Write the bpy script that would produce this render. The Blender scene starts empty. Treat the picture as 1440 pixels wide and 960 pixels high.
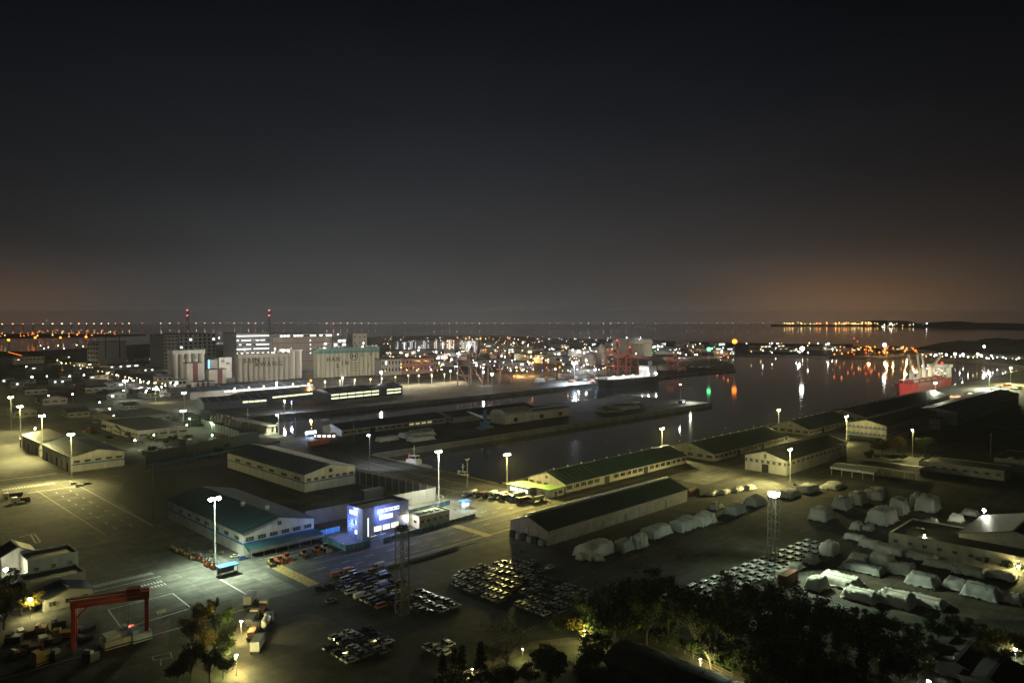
import bpy, bmesh, math, random
from mathutils import Vector, Matrix
from mathutils.geometry import tessellate_polygon
rnd = random.Random(7)
sc = bpy.context.scene
COL = sc.collection
PI = math.pi
# ------------------------------------------------------------------ camera
S = 1.5                                             # one drawing unit is 1.5 m; everything is enlarged by S at the end
H, FPX, W0, H0, YH = 70.0, 1040.0, 1440.0, 960.0, 450.0
PITCH = math.atan((H0/2 - YH)/FPX)
cd = bpy.data.cameras.new('camera'); cam = bpy.data.objects.new('camera', cd); COL.objects.link(cam)
cam.location = (0, 0, H*S); cam.rotation_euler = (PI/2 - PITCH, 0, 0)
cd.sensor_width = 36.0; cd.lens = 36.0*FPX/W0; cd.clip_start = 0.5; cd.clip_end = 40000
sc.camera = cam
# ------------------------------------------------------------------ night sky, faint fill sun, exposure
world = bpy.data.worlds.new('World'); sc.world = world; world.use_nodes = True
wn, wl = world.node_tree.nodes, world.node_tree.links
wn.clear()
wo = wn.new('ShaderNodeOutputWorld'); wb = wn.new('ShaderNodeBackground'); wl.new(wb.outputs[0], wo.inputs[0])
wt = wn.new('ShaderNodeTexCoord'); wx = wn.new('ShaderNodeSeparateXYZ'); wl.new(wt.outputs['Generated'], wx.inputs[0])
wr = wn.new('ShaderNodeValToRGB'); wl.new(wx.outputs[2], wr.inputs[0])
SKY = [(0.0, (.080, .079, .080)), (.010, (.076, .075, .076)), (.020, (.058, .057, .058)), (.035, (.045, .0445, .0455)), (.09, (.0270, .0272, .0290)), (.17, (.0155, .0162, .0190)),
       (.27, (.0080, .0090, .0122)), (.40, (.0034, .0040, .0062)), (.60, (.0020, .0024, .0040)), (1.0, (.0013, .0016, .0028))]
el = wr.color_ramp.elements
while len(el) < len(SKY): el.new(.5)
for e, (p, c) in zip(el, SKY): e.position = p; e.color = (*c, 1)
def sky_glow(px, color, power, prev):
    a = math.atan((px-720)/FPX)
    fl = wn.new('ShaderNodeVectorMath'); fl.operation = 'MULTIPLY'; wl.new(wt.outputs['Generated'], fl.inputs[0]); fl.inputs[1].default_value = (1, 1, 2.8)
    nn = wn.new('ShaderNodeVectorMath'); nn.operation = 'NORMALIZE'; wl.new(fl.outputs[0], nn.inputs[0])
    d = wn.new('ShaderNodeVectorMath'); d.operation = 'DOT_PRODUCT'; wl.new(nn.outputs[0], d.inputs[0])
    d.inputs[1].default_value = (math.sin(a), math.cos(a), 0)
    m = wn.new('ShaderNodeMath'); m.operation = 'MAXIMUM'; wl.new(d.outputs['Value'], m.inputs[0]); m.inputs[1].default_value = 0
    p = wn.new('ShaderNodeMath'); p.operation = 'POWER'; wl.new(m.outputs[0], p.inputs[0]); p.inputs[1].default_value = power
    s = wn.new('ShaderNodeVectorMath'); s.operation = 'SCALE'; s.inputs[0].default_value = color; wl.new(p.outputs[0], s.inputs['Scale'])
    ad = wn.new('ShaderNodeVectorMath'); ad.operation = 'ADD'; wl.new(prev, ad.inputs[0]); wl.new(s.outputs[0], ad.inputs[1])
    return ad.outputs[0]
# the harbour town's own light dome brightens the middle of the sky and leaves its sides darker
cd_ = wn.new('ShaderNodeVectorMath'); cd_.operation = 'DOT_PRODUCT'; wl.new(wt.outputs['Generated'], cd_.inputs[0]); cd_.inputs[1].default_value = (math.sin(-.09), math.cos(-.09), .08)
cm = wn.new('ShaderNodeMath'); cm.operation = 'MAXIMUM'; wl.new(cd_.outputs['Value'], cm.inputs[0]); cm.inputs[1].default_value = 0
cpw = wn.new('ShaderNodeMath'); cpw.operation = 'POWER'; wl.new(cm.outputs[0], cpw.inputs[0]); cpw.inputs[1].default_value = 7
cs = wn.new('ShaderNodeVectorMath'); cs.operation = 'SCALE'; cs.inputs[0].default_value = (.74, .82, .86); wl.new(cpw.outputs[0], cs.inputs['Scale'])
ca = wn.new('ShaderNodeVectorMath'); ca.operation = 'ADD'; wl.new(cs.outputs[0], ca.inputs[0]); ca.inputs[1].default_value = (.40, .39, .38)
cq = wn.new('ShaderNodeVectorMath'); cq.operation = 'MULTIPLY'; wl.new(wr.outputs[0], cq.inputs[0]); wl.new(ca.outputs[0], cq.inputs[1])
# uneven high haze
hp = wn.new('ShaderNodeMapping'); hp.inputs['Scale'].default_value = (2.2, 2.2, 9); wl.new(wt.outputs['Generated'], hp.inputs[0])
hz_ = wn.new('ShaderNodeTexNoise'); hz_.inputs['Scale'].default_value = 1.0; hz_.inputs['Detail'].default_value = 5; wl.new(hp.outputs[0], hz_.inputs[0])
hr_ = wn.new('ShaderNodeMapRange'); hr_.inputs[1].default_value = .3; hr_.inputs[2].default_value = .7; hr_.inputs[3].default_value = .84; hr_.inputs[4].default_value = 1.16; wl.new(hz_.outputs[0], hr_.inputs[0])
hs_ = wn.new('ShaderNodeVectorMath'); hs_.operation = 'SCALE'; wl.new(cq.outputs[0], hs_.inputs[0]); wl.new(hr_.outputs[0], hs_.inputs['Scale'])
sk = hs_.outputs[0]
sk = sky_glow(1180, (.125, .052, .008), 90, sk)      # orange light dome low over the island
sk = sky_glow(1180, (.016, .007, .0015), 14, sk)
sk = sky_glow(-40, (.075, .030, .006), 90, sk)       # and over the terminal
wl.new(sk, wb.inputs[0]); wb.inputs[1].default_value = 1.0
sd = bpy.data.lights.new('fill_sun', 'SUN'); sd.energy = .02; sd.angle = math.radians(60); sd.color = (.80, .98, 1)  # wide soft sun added as ambient fill
so = bpy.data.objects.new('fill_sun', sd); COL.objects.link(so); so.rotation_euler = (math.radians(35), math.radians(-18), 0)
sc.view_settings.view_transform = 'Standard'; sc.view_settings.look = 'None'
sc.view_settings.exposure = 0; sc.view_settings.gamma = 1; sc.view_settings.use_curve_mapping = False
cy = sc.cycles
cy.use_denoising = True; cy.use_light_tree = True; cy.max_bounces = 4; cy.diffuse_bounces = 2; cy.glossy_bounces = 2
cy.transmission_bounces = 2; cy.volume_bounces = 0; cy.transparent_max_bounces = 8
cy.sample_clamp_indirect = 3; cy.caustics_reflective = False; cy.caustics_refractive = False; cy.use_adaptive_sampling = True
cy.adaptive_threshold = .02
# ------------------------------------------------------------------ pixel and harbour-grid helpers
_cp, _sp = math.cos(PITCH), math.sin(PITCH)
def ray(px, py):
    x, y = (px-W0/2)/FPX, (H0/2-py)/FPX
    return Vector((x, _cp + _sp*y, -_sp + _cp*y))
def G(px, py, z=0.0):
    d = ray(px, py); t = (z-H)/d.z
    return Vector((d.x*t, d.y*t, z))
def ZT(px, pyb, pyt, zb=0.0):                       # height of a point seen at pyt that stands above ground pixel (px,pyb)
    g = G(px, pyb, zb); d = ray(px, pyt); return H + d.z*g.y/d.y
def at(px, py, Y):                                  # point on the pixel's ray at depth Y
    d = ray(px, py); t = Y/d.y; return Vector((d.x*t, Y, H+d.z*t))
UA = math.radians(45)
U = Vector((math.cos(UA), math.sin(UA), 0)); V = Vector((-math.sin(UA), math.cos(UA), 0))
C1 = Vector((-73.7, 383.0, 0))
def F(a, b, z=0.0): return C1 + U*a + V*b + Vector((0, 0, z))
def inv(p): q = p - C1; return q.dot(U), q.dot(V)
# ------------------------------------------------------------------ materials
MATS = {}
def mat(name, color, rough=.7, metal=0.0, var=.25, scale=.5, bump=0.0, bscale=8.0, color2=None, emit=None, es=0.0, stretch=None, spec=.5):
    if name in MATS: return MATS[name]
    m = bpy.data.materials.new(name); m.use_nodes = True; n, l = m.node_tree.nodes, m.node_tree.links
    b = n['Principled BSDF']; b.inputs['Roughness'].default_value = rough; b.inputs['Metallic'].default_value = metal
    b.inputs['Specular IOR Level'].default_value = spec
    tc = n.new('ShaderNodeTexCoord'); vec = tc.outputs['Object']
    if stretch:
        mp = n.new('ShaderNodeMapping'); mp.inputs['Scale'].default_value = stretch; l.new(vec, mp.inputs[0]); vec = mp.outputs[0]
    c2 = color2 or tuple(c*(1-var) for c in color)
    if var > 0 or color2:
        nz = n.new('ShaderNodeTexNoise'); nz.inputs['Scale'].default_value = scale; nz.inputs['Detail'].default_value = 6; nz.inputs['Roughness'].default_value = .6
        l.new(vec, nz.inputs[0])
        rp = n.new('ShaderNodeValToRGB'); rp.color_ramp.elements[0].position = .35; rp.color_ramp.elements[1].position = .68
        rp.color_ramp.elements[0].color = (*c2, 1); rp.color_ramp.elements[1].color = (*color, 1)
        l.new(nz.outputs[0], rp.inputs[0]); l.new(rp.outputs[0], b.inputs['Base Color'])
    else: b.inputs['Base Color'].default_value = (*color, 1)
    if bump > 0:
        n2 = n.new('ShaderNodeTexNoise'); n2.inputs['Scale'].default_value = bscale; n2.inputs['Detail'].default_value = 4; l.new(vec, n2.inputs[0])
        bp = n.new('ShaderNodeBump'); bp.inputs['Strength'].default_value = bump; bp.inputs['Distance'].default_value = .1
        l.new(n2.outputs[0], bp.inputs['Height']); l.new(bp.outputs[0], b.inputs['Normal'])
    if emit:
        b.inputs['Emission Color'].default_value = (*emit, 1); b.inputs['Emission Strength'].default_value = es
    MATS[name] = m; return m
def glow(name, color, s, sample=False):
    if name in MATS: return MATS[name]
    m = bpy.data.materials.new(name); m.use_nodes = True; n, l = m.node_tree.nodes, m.node_tree.links
    n.clear(); o = n.new('ShaderNodeOutputMaterial'); e = n.new('ShaderNodeEmission'); e.inputs[0].default_value = (*color, 1); e.inputs[1].default_value = s
    l.new(e.outputs[0], o.inputs[0]); m.cycles.emission_sampling = 'AUTO' if sample else 'NONE'
    MATS[name] = m; return m
# ------------------------------------------------------------------ mesh collector
class MB:
    def __init__(s): s.v, s.f, s.m, s.sm = [], [], [], []
    def add(s, vs, fs, mi=0, smooth=False):
        o = len(s.v); s.v += [tuple(p) for p in vs]; s.f += [tuple(i+o for i in f) for f in fs]; s.m += [mi]*len(fs); s.sm += [smooth]*len(fs); return s
    def box(s, x0, x1, y0, y1, z0, z1, mi=0):
        vs = [(x, y, z) for z in (z0, z1) for y in (y0, y1) for x in (x0, x1)]
        return s.add(vs, [(0,2,3,1),(4,5,7,6),(0,1,5,4),(2,6,7,3),(0,4,6,2),(1,3,7,5)], mi)
    def bar(s, p, q, w, h=None, mi=0):
        p, q = Vector(p), Vector(q); d = q-p; L = d.length
        if L < 1e-6: return s
        d /= L; up = Vector((0,0,1)) if abs(d.z) < .95 else Vector((1,0,0)); a = d.cross(up).normalized(); b = a.cross(d); h = h or w
        vs = [c + a*sx*w/2 + b*sy*h/2 for c in (p, q) for sx, sy in ((-1,-1),(1,-1),(1,1),(-1,1))]
        return s.add(vs, [(0,1,2,3),(7,6,5,4),(0,4,5,1),(1,5,6,2),(2,6,7,3),(3,7,4,0)], mi)
    def tube(s, pts, rs, n=8, mi=0, cap=True, smooth=True):
        rings = []; pts = [Vector(p) for p in pts]
        for i, p in enumerate(pts):
            d = (pts[min(i+1, len(pts)-1)] - pts[max(i-1, 0)]).normalized(); up = Vector((0,0,1)) if abs(d.z) < .9 else Vector((1,0,0))
            a = d.cross(up).normalized(); b = a.cross(d)
            rings.append([p + (a*math.cos(2*PI*k/n) + b*math.sin(2*PI*k/n))*rs[i] for k in range(n)])
        vs = [q for r in rings for q in r]
        fs = [(i*n+k, i*n+(k+1)%n, (i+1)*n+(k+1)%n, (i+1)*n+k) for i in range(len(pts)-1) for k in range(n)]
        s.add(vs, fs, mi, smooth)
        if cap:
            s.add(rings[0], [tuple(range(n))[::-1]], mi); s.add(rings[-1], [tuple(range(n))], mi)
        return s
    def lathe(s, prof, n=12, mi=0, cx=0, cy=0, smooth=True):
        return s.tube([(cx, cy, z) for r, z in prof], [max(r, 1e-3) for r, z in prof], n, mi, True, smooth)
    def prism(s, poly, z0, z1, mi=0):                 # poly in x,y
        n = len(poly); vs = [(x, y, z0) for x, y in poly] + [(x, y, z1) for x, y in poly]
        s.add(vs, [(i, (i+1) % n, n+(i+1) % n, n+i) for i in range(n)], mi)
        t = tessellate_polygon([[Vector((x, y, 0)) for x, y in poly]])
        s.add(vs[n:], [tuple(q) for q in t], mi); s.add(vs[:n], [tuple(q)[::-1] for q in t], mi); return s
    def extr(s, prof, x0, x1, mi=0, axis='x'):        # profile in (y,z) swept along x, or (x,z) swept along y
        n = len(prof)
        P = (lambda a, y, z: (a, y, z)) if axis == 'x' else (lambda a, x, z: (x, a, z))
        vs = [P(x0, *p) for p in prof] + [P(x1, *p) for p in prof]
        s.add(vs, [(i, (i+1) % n, n+(i+1) % n, n+i) for i in range(n)], mi)
        t = tessellate_polygon([[Vector((y, z, 0)) for y, z in prof]])
        s.add(vs[:n], [tuple(q) for q in t], mi); s.add(vs[n:], [tuple(q)[::-1] for q in t], mi); return s
    def ball(s, c, r, n=8, mi=0, sz=1.0):
        prof = [(r*math.sin(PI*i/(n//2+1)), c[2]-r*sz*math.cos(PI*i/(n//2+1))) for i in range(1, n//2+1)]
        return s.lathe(prof, n, mi, c[0], c[1])
    def mesh(s, name, mats):
        me = bpy.data.meshes.new(name); me.from_pydata(s.v, [], s.f)
        for m in (mats if isinstance(mats, (list, tuple)) else [mats]): me.materials.append(m)
        me.polygons.foreach_set('material_index', s.m); me.polygons.foreach_set('use_smooth', s.sm)
        bm = bmesh.new(); bm.from_mesh(me); bmesh.ops.recalc_face_normals(bm, faces=bm.faces); bm.to_mesh(me); bm.free(); me.update(); return me
    def build(s, name, mats, parent=None, loc=(0,0,0), rz=0.0): return put(name, s.mesh(name, mats), parent, loc, rz)
def put(name, me, parent=None, loc=(0,0,0), rz=0.0, scale=None):
    o = bpy.data.objects.new(name, me); COL.objects.link(o); o.parent = parent; o.location = loc; o.rotation_euler = (0, 0, rz)
    if scale is not None: o.scale = scale if hasattr(scale, '__len__') else (scale,)*3
    return o
def thing(name, label, cat, loc=(0,0,0), rz=0.0, group=None):
    o = bpy.data.objects.new(name, None); COL.objects.link(o); o.location = loc; o.rotation_euler = (0, 0, rz); o.empty_display_size = .2
    return tag(o, label, cat, group)
def tag(o, label, cat, group=None):
    o['label'] = label; o['category'] = cat
    if group: o['group'] = group
    return o
def struct(o): o['kind'] = 'structure'; return o
def dup(o, parent=None, loc=None, rz=None, label=None, group=None):
    c = o.copy(); COL.objects.link(c); c.parent = parent
    if loc is not None: c.location = loc
    if rz is not None: c.rotation_euler = (0, 0, rz)
    if label: c['label'] = label
    if group: c['group'] = group
    for ch in o.children: dup(ch, c)
    return c
HAZE = .00005
# ================================================================== THE SETTING
def ground_mat(name, base, dark, light, sc_=.02, rough=.85):
    m = bpy.data.materials.new(name); m.use_nodes = True; n, l = m.node_tree.nodes, m.node_tree.links
    b = n['Principled BSDF']; tc = n.new('ShaderNodeTexCoord')
    def noise(scale, det=8, stretch=None, rot=0):
        v = tc.outputs['Object']
        if stretch:
            mp = n.new('ShaderNodeMapping'); m0 = n.new('ShaderNodeMapping'); m0.inputs['Rotation'].default_value = (0, 0, rot); l.new(v, m0.inputs[0]); mp.inputs['Scale'].default_value = stretch; l.new(m0.outputs[0], mp.inputs[0]); v = mp.outputs[0]
        z = n.new('ShaderNodeTexNoise'); z.inputs['Scale'].default_value = scale; z.inputs['Detail'].default_value = det; z.inputs['Roughness'].default_value = .65; l.new(v, z.inputs[0]); return z.outputs[0]
    def ramp(f, a, ca, b_, cb):
        r = n.new('ShaderNodeValToRGB'); r.color_ramp.elements[0].position = a; r.color_ramp.elements[1].position = b_
        r.color_ramp.elements[0].color = (*ca, 1); r.color_ramp.elements[1].color = (*cb, 1); l.new(f, r.inputs[0]); return r.outputs[0]
    def mix(a, b_, f, t='MIX'):
        x = n.new('ShaderNodeMix'); x.data_type = 'RGBA'; x.blend_type = t
        if isinstance(f, float): x.inputs[0].default_value = f
        else: l.new(f, x.inputs[0])
        l.new(a, x.inputs[6]); l.new(b_, x.inputs[7]); return x.outputs[2]
    c = ramp(noise(sc_), .36, dark, .66, light)
    t1 = ramp(noise(.12, 5, (.10, 2.2, 1), -UA), .40, (.50, .50, .50), .64, (1.2, 1.19, 1.16))     # tyre tracks along the quays
    c = mix(c, t1, .55, 'MULTIPLY')
    t2 = ramp(noise(.35, 6), .4, (.60, .60, .60), .7, (1.2, 1.2, 1.2)); c = mix(c, t2, .75, 'MULTIPLY')
    t3 = ramp(noise(.06, 3), .60, (1, 1, 1), .68, (.5, .48, .46)); c = mix(c, t3, .6, 'MULTIPLY')     # oil-dark patches
    mr = n.new('ShaderNodeMapping'); mr.inputs['Rotation'].default_value = (0, 0, -UA); l.new(tc.outputs['Object'], mr.inputs[0])
    bk = n.new('ShaderNodeTexBrick'); bk.offset = 0; bk.inputs['Scale'].default_value = 1; bk.inputs['Brick Width'].default_value = 6.5; bk.inputs['Row Height'].default_value = 5.5; bk.inputs['Mortar Size'].default_value = .10
    bk.inputs['Color1'].default_value = (1, 1, 1, 1); bk.inputs['Color2'].default_value = (.62, .62, .62, 1); bk.inputs['Mortar'].default_value = (.30, .30, .30, 1); l.new(mr.outputs[0], bk.inputs[0]); c = mix(c, bk.outputs[0], .75, 'MULTIPLY')
    l.new(c, b.inputs['Base Color']); b.inputs['Roughness'].default_value = rough; b.inputs['Specular IOR Level'].default_value = .25
    bp = n.new('ShaderNodeBump'); bp.inputs['Strength'].default_value = .25; bp.inputs['Distance'].default_value = .05
    l.new(noise(1.5, 6), bp.inputs['Height']); l.new(bp.outputs[0], b.inputs['Normal'])
    return m
M_LAND = ground_mat('yard_concrete', 0, (.034, .035, .032), (.135, .135, .118))
M_ROAD = ground_mat('road_asphalt', 0, (.060, .061, .058), (.165, .165, .148), .03)
M_PAD = ground_mat('pale_concrete', 0, (.16, .155, .135), (.24, .235, .21), .05)
M_DIRT = ground_mat('bare_earth', 0, (.07, .06, .04), (.15, .13, .095), .05)
M_GRASS = mat('rough_grass', (.034, .044, .017), .95, var=.6, scale=.3, bump=.5, bscale=3)
M_FAR = mat('far_land', (.06, .06, .055), .9, var=.5, scale=.01)
M_SIDE = mat('quay_wall', (.18, .175, .16), .8, var=.5, scale=.15)
def land(name, pts, mtop, z0=-8.0, z1=0.0):
    b = MB(); poly = [(p.x, p.y) for p in pts]; n = len(poly)
    vs = [(x, y, z1) for x, y in poly] + [(x, y, z0) for x, y in poly]
    t = tessellate_polygon([[Vector((x, y, 0)) for x, y in poly]])
    b.add(vs[:n], [tuple(q) for q in t], 0); b.add(vs, [(i, (i+1) % n, n+(i+1) % n, n+i) for i in range(n)], 1)
    return struct(b.build(name, [mtop, M_SIDE]))
WZ = -3.0
# sea: dark water with slight ripples
m = bpy.data.materials.new('harbour_water'); m.use_nodes = True; n, l = m.node_tree.nodes, m.node_tree.links
b = n['Principled BSDF']; b.inputs['Base Color'].default_value = (.018, .024, .028, 1); b.inputs['Roughness'].default_value = .065; b.inputs['IOR'].default_value = 1.5
tc = n.new('ShaderNodeTexCoord'); z1 = n.new('ShaderNodeTexNoise'); z1.inputs['Scale'].default_value = .22; z1.inputs['Detail'].default_value = 3; l.new(tc.outputs['Object'], z1.inputs[0])
bp = n.new('ShaderNodeBump'); bp.inputs['Strength'].default_value = .07; bp.inputs['Distance'].default_value = .12; l.new(z1.outputs[0], bp.inputs['Height']); l.new(bp.outputs[0], b.inputs['Normal'])
M_WATER = m
struct(MB().add([(-12900, -240, WZ), (12900, -240, WZ), (12900, 11500, WZ), (-12900, 11500, WZ)], [(0,1,2,3)]).build('water', M_WATER))
wp = lambda x, y: Vector((x, y, 0))
near = [wp(-1200, -150), wp(1500, -150), F(2600, -500), F(2600, -97), F(0, -97), F(0, 0), F(345, 0), F(345, 88), F(0, 88), F(0, 197), F(70, 183),
        F(300, 186), F(675, 208), F(752, 196), F(760, 202), G(1030, 511), G(1003, 504), G(1040, 497.5), G(1130, 499.5), G(1165, 501.5), G(1290, 500.5), G(1288, 493), G(1150, 484),
        G(1000, 481), G(850, 477), G(700, 472), G(560, 472), G(480, 476), G(230, 482), G(140, 488), G(60, 493), G(-120, 497), wp(-2600, 1400)]
land('ground', near, M_LAND)
land('far_promontory', [G(1296, 503), G(1360, 506), G(1440, 514), G(1700, 528), G(1760, 488), G(1440, 493), G(1380, 495), G(1300, 498)], M_FAR)
land('far_shore', [G(-200, 476), G(60, 473.5), G(165, 472), G(205, 470), G(60, 469), G(-200, 470)], M_FAR)
land('far_island', [G(1085, 458.6), G(1240, 459), G(1440, 464), G(1900, 470), G(1900, 455.5), G(1085, 456.4)], M_FAR)
def hill(name, px0, px1, pyb, pyt, depth, seed, mt, n=40, peaks=None):
    r = random.Random(seed); b = MB(); a0, a1 = G(px0, pyb), G(px1, pyb); ht = ZT((px0+px1)/2, pyb, pyt); m_ = 10
    ph = [r.uniform(0, 6.28) for _ in range(6)]; back = Vector((0, depth, 0)); vs = []
    for j in range(m_+1):
        for i in range(n+1):
            t, s = i/n, j/m_
            e = max(0, math.sin(PI*t))**.6*math.sin(PI*s)**.7
            k = .72 + .16*math.sin(t*7+ph[0]) + .10*math.sin(t*17+ph[1]+s*5) + .06*math.sin(t*41+ph[2]+s*9) + .05*r.uniform(-1, 1)
            p = a0.lerp(a1, t) + back*s; vs.append((p.x, p.y, e*k*ht - .5))
    b.add(vs, [(j*(n+1)+i, j*(n+1)+i+1, (j+1)*(n+1)+i+1, (j+1)*(n+1)+i) for j in range(m_) for i in range(n)], 0, True)
    return struct(b.build(name, mt))
M_HILL = mat('wooded_hill', (.022, .024, .018), .95, var=.5, scale=.03, bump=.6, bscale=.2)
hill('hill', 1228, 1312, 457.5, 447.5, 900, 1, M_HILL)
hill('hill', 1290, 1520, 459.5, 451, 900, 2, M_HILL)
hill('hill', 1370, 1560, 497, 470, 260, 3, M_HILL)
hill('hill', 590, 735, 478, 473, 150, 4, M_HILL)
# ---- roads, pads and markings (sheets stepped up from the ground)
def sheet(name, pts, mt, z):
    poly = [(p.x, p.y) for p in pts]; t = tessellate_polygon([[Vector((x, y, 0)) for x, y in poly]])
    return struct(MB().add([(x, y, z) for x, y in poly], [tuple(q) for q in t]).build(name, mt))
def uvrect(a0, a1, b0, b1): return [F(a0, b0), F(a1, b0), F(a1, b1), F(a0, b1)]
road = sheet('road', uvrect(-320, 60, -150, -119), M_ROAD, .02)
road2 = sheet('road', uvrect(-162, -126, -118.9, 420), M_ROAD, .022)
road3 = sheet('road', uvrect(-36, -4, -118.9, 120), M_ROAD, .024)
sheet('road', uvrect(60.1, 420, -158, -139), M_ROAD, .02)
sheet('road', [G(-60, 553), G(250, 552), G(430, 541.5), G(640, 527.5), G(700, 523), G(700, 520.5), G(640, 525), G(430, 538), G(250, 547), G(-60, 549)], M_ROAD, .02)
sheet('concrete_pad', uvrect(-134, -123, -149.5, -126), M_PAD, .04)
sheet('concrete_pad', uvrect(60, 102, -160, -139), M_PAD, .035)
sheet('planted_ground', [G(228, 862), G(325, 842), G(330, 900), G(315, 975), G(215, 975)], M_GRASS, .03)
sheet('planted_ground', [G(560, 985), G(640, 925), G(760, 882), G(900, 838), G(985, 856), G(1045, 830), G(1240, 862), G(1450, 880), G(1560, 985)], M_GRASS, .03)
sheet('dirt_yard', [G(1120, 820), G(1165, 800), G(1320, 808), G(1450, 850), G(1440, 872), G(1300, 868), G(1150, 838)], M_DIRT, .03)
sheet('dirt_track', [G(333, 842), G(372, 838), G(372, 870), G(352, 928), G(345, 975), G(318, 975), G(330, 920)], M_DIRT, .035)
sheet('dirt_yard', [G(0, 985), G(0, 900), G(130, 912), G(190, 900), G(240, 868), G(228, 985)], M_DIRT, .045)
sheet('scrub_ground', [G(120, 612), G(200, 592), G(262, 590), G(318, 606), G(350, 616), G(210, 640), G(188, 652), G(130, 632)], mat('scrub', (.035, .05, .022), .95, var=.6, scale=.15, bump=.6, bscale=1.0), .03)
sheet('unlit_yard_patch', [G(185, 668), G(320, 652), G(420, 700), G(330, 700), G(250, 722), G(215, 740), G(160, 700)], mat('unlit_ground_dark', (.022, .026, .024), .95, var=.5, scale=.2, bump=.5, bscale=1.0), .03)  # near-black sheet paints in the unlit ground between the lamps
M_WHITE = mat('road_paint_white', (.55, .55, .52), .7, var=.65, scale=1.6)
M_YELL = mat('road_paint_yellow', (.46, .33, .10), .7, var=.65, scale=1.2)
def mark(name, a0, a1, b0, b1, m, par, z=.05): return MB().add([F(a0, b0, z), F(a1, b0, z), F(a1, b1, z), F(a0, b1, z)], [(0,1,2,3)]).build(name, m, par)
_dash = None
for k, b in enumerate((-122.6, -125.8, -129.2, -138.6, -142.0, -145.4)):
    for a in range(-112, 36, 8):
        a0 = a + (k % 3)*2.3
        if rnd.random() < .15 or -58 < a0 < -50 or -124 < a0 < -116: continue
        if _dash is None: _dash = MB().add([(0,-.16,0),(3,-.16,0),(3,.16,0),(0,.16,0)], [(0,1,2,3)]).mesh('lane_dash', M_WHITE)
        put('lane_dash', _dash, road, F(a0, b, .05), UA)
mark('centre_line', -112, -58, -133.9, -133.5, M_YELL, road); mark('centre_line', -49, 55, -133.9, -133.5, M_YELL, road)
mark('edge_line', -112, 55, -148.6, -148.2, M_WHITE, road)
mark('crossing_strip', -120.4, -117, -149, -126, M_YELL, road); mark('crossing_strip', -57, -54, -149.5, -128, M_YELL, road)
mark('stop_line', -134.7, -134.2, -149, -127, M_WHITE, road)
def stripes(name, p0, p1, n, length, width, m, par, along):
    a0, b0 = inv(p0); a1, b1 = inv(p1)
    for i in range(n):
        t = (i+.5)/n; a, b = a0+(a1-a0)*t, b0+(b1-b0)*t
        if along == 'v': mark(name, a-width/2, a+width/2, b-length/2, b+length/2, m, par, .046)
        else: mark(name, a-length/2, a+length/2, b-width/2, b+width/2, m, par, .046)
stripes('crosswalk_stripe', F(-162, -109), F(-145.5, -109), 30, 2.2, .30, M_WHITE, road2, 'v')
mark('stop_line', -162, -145, -113.4, -113.0, M_WHITE, road2)
stripes('crosswalk_stripe', F(-162, -117.5), F(-146, -117.5), 20, 1.6, .42, M_WHITE, road2, 'v')
stripes('crosswalk_stripe', F(-162, -120.3), F(-146, -120.3), 20, 1.6, .42, M_WHITE, road2, 'v')
stripes('crosswalk_stripe', F(-153, 40), F(-134, 40), 18, 4, .5, M_WHITE, road2, 'v')
mark('stop_line', -147, -129, 26, 26.7, M_WHITE, road2); mark('stop_line', -160, -128, 62, 62.7, M_WHITE, road2)
mark('edge_line', -128.6, -128.2, -60, 40, M_WHITE, road2); mark('edge_line', -143.4, -143.1, -60, 30, M_YELL, road2)
for b in range(-55, 22, 9):
    for a in (-138.5, -133.5): mark('lane_dash', a-.15, a+.15, b, b+3, M_WHITE, road2)
for a, b0, b1 in ((-22.5, -98, 60), (-31.5, -95, 90), (-12, -90, 0)): mark('quay_line', a-.3, a+.3, b0, b1, M_YELL, road3)
for b in range(-96, 40, 4): mark('quay_hatch', -25.5, -24.2, b, b+.8, M_YELL, road3)
# parking bay outlines and the painted court lines by the gantry
def pline(name, p, q, w, m, par, z=.05):
    d = (q-p).normalized(); s = Vector((-d.y, d.x, 0))*w/2
    return MB().add([p+s+Vector((0,0,z)), p-s+Vector((0,0,z)), q-s+Vector((0,0,z)), q+s+Vector((0,0,z))], [(0,1,2,3)]).build(name, m, par)
for p, q in (((152, 857), (172, 884)), ((152, 857), (243, 834)), ((243, 834), (268, 854)), ((172, 884), (268, 855))): pline('bay_line', G(*p), G(*q), .35, M_WHITE, road2)
for i in range(4): pline('bay_mark', G(221+i*3.4, 858.5-i*.8), G(222.5+i*3.4, 863-i*.8), .35, M_YELL, road2)
for p, q in (((214, 923), (240, 917)), ((214, 923), (216, 928)), ((240, 917), (242, 924)), ((216, 928), (242, 924)), ((226, 926), (226, 936))): pline('court_line', G(*p), G(*q), .18, M_WHITE, road2)
for i, (x0, y0, x1, y1) in enumerate(((27, 755, 44, 751), (43, 751, 50, 763), (49, 751, 57, 762), (44, 751, 49, 751), (50, 763, 57, 762))): pline('arrow_mark', G(x0, y0), G(x1, y1), .5, M_WHITE, road2)
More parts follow.
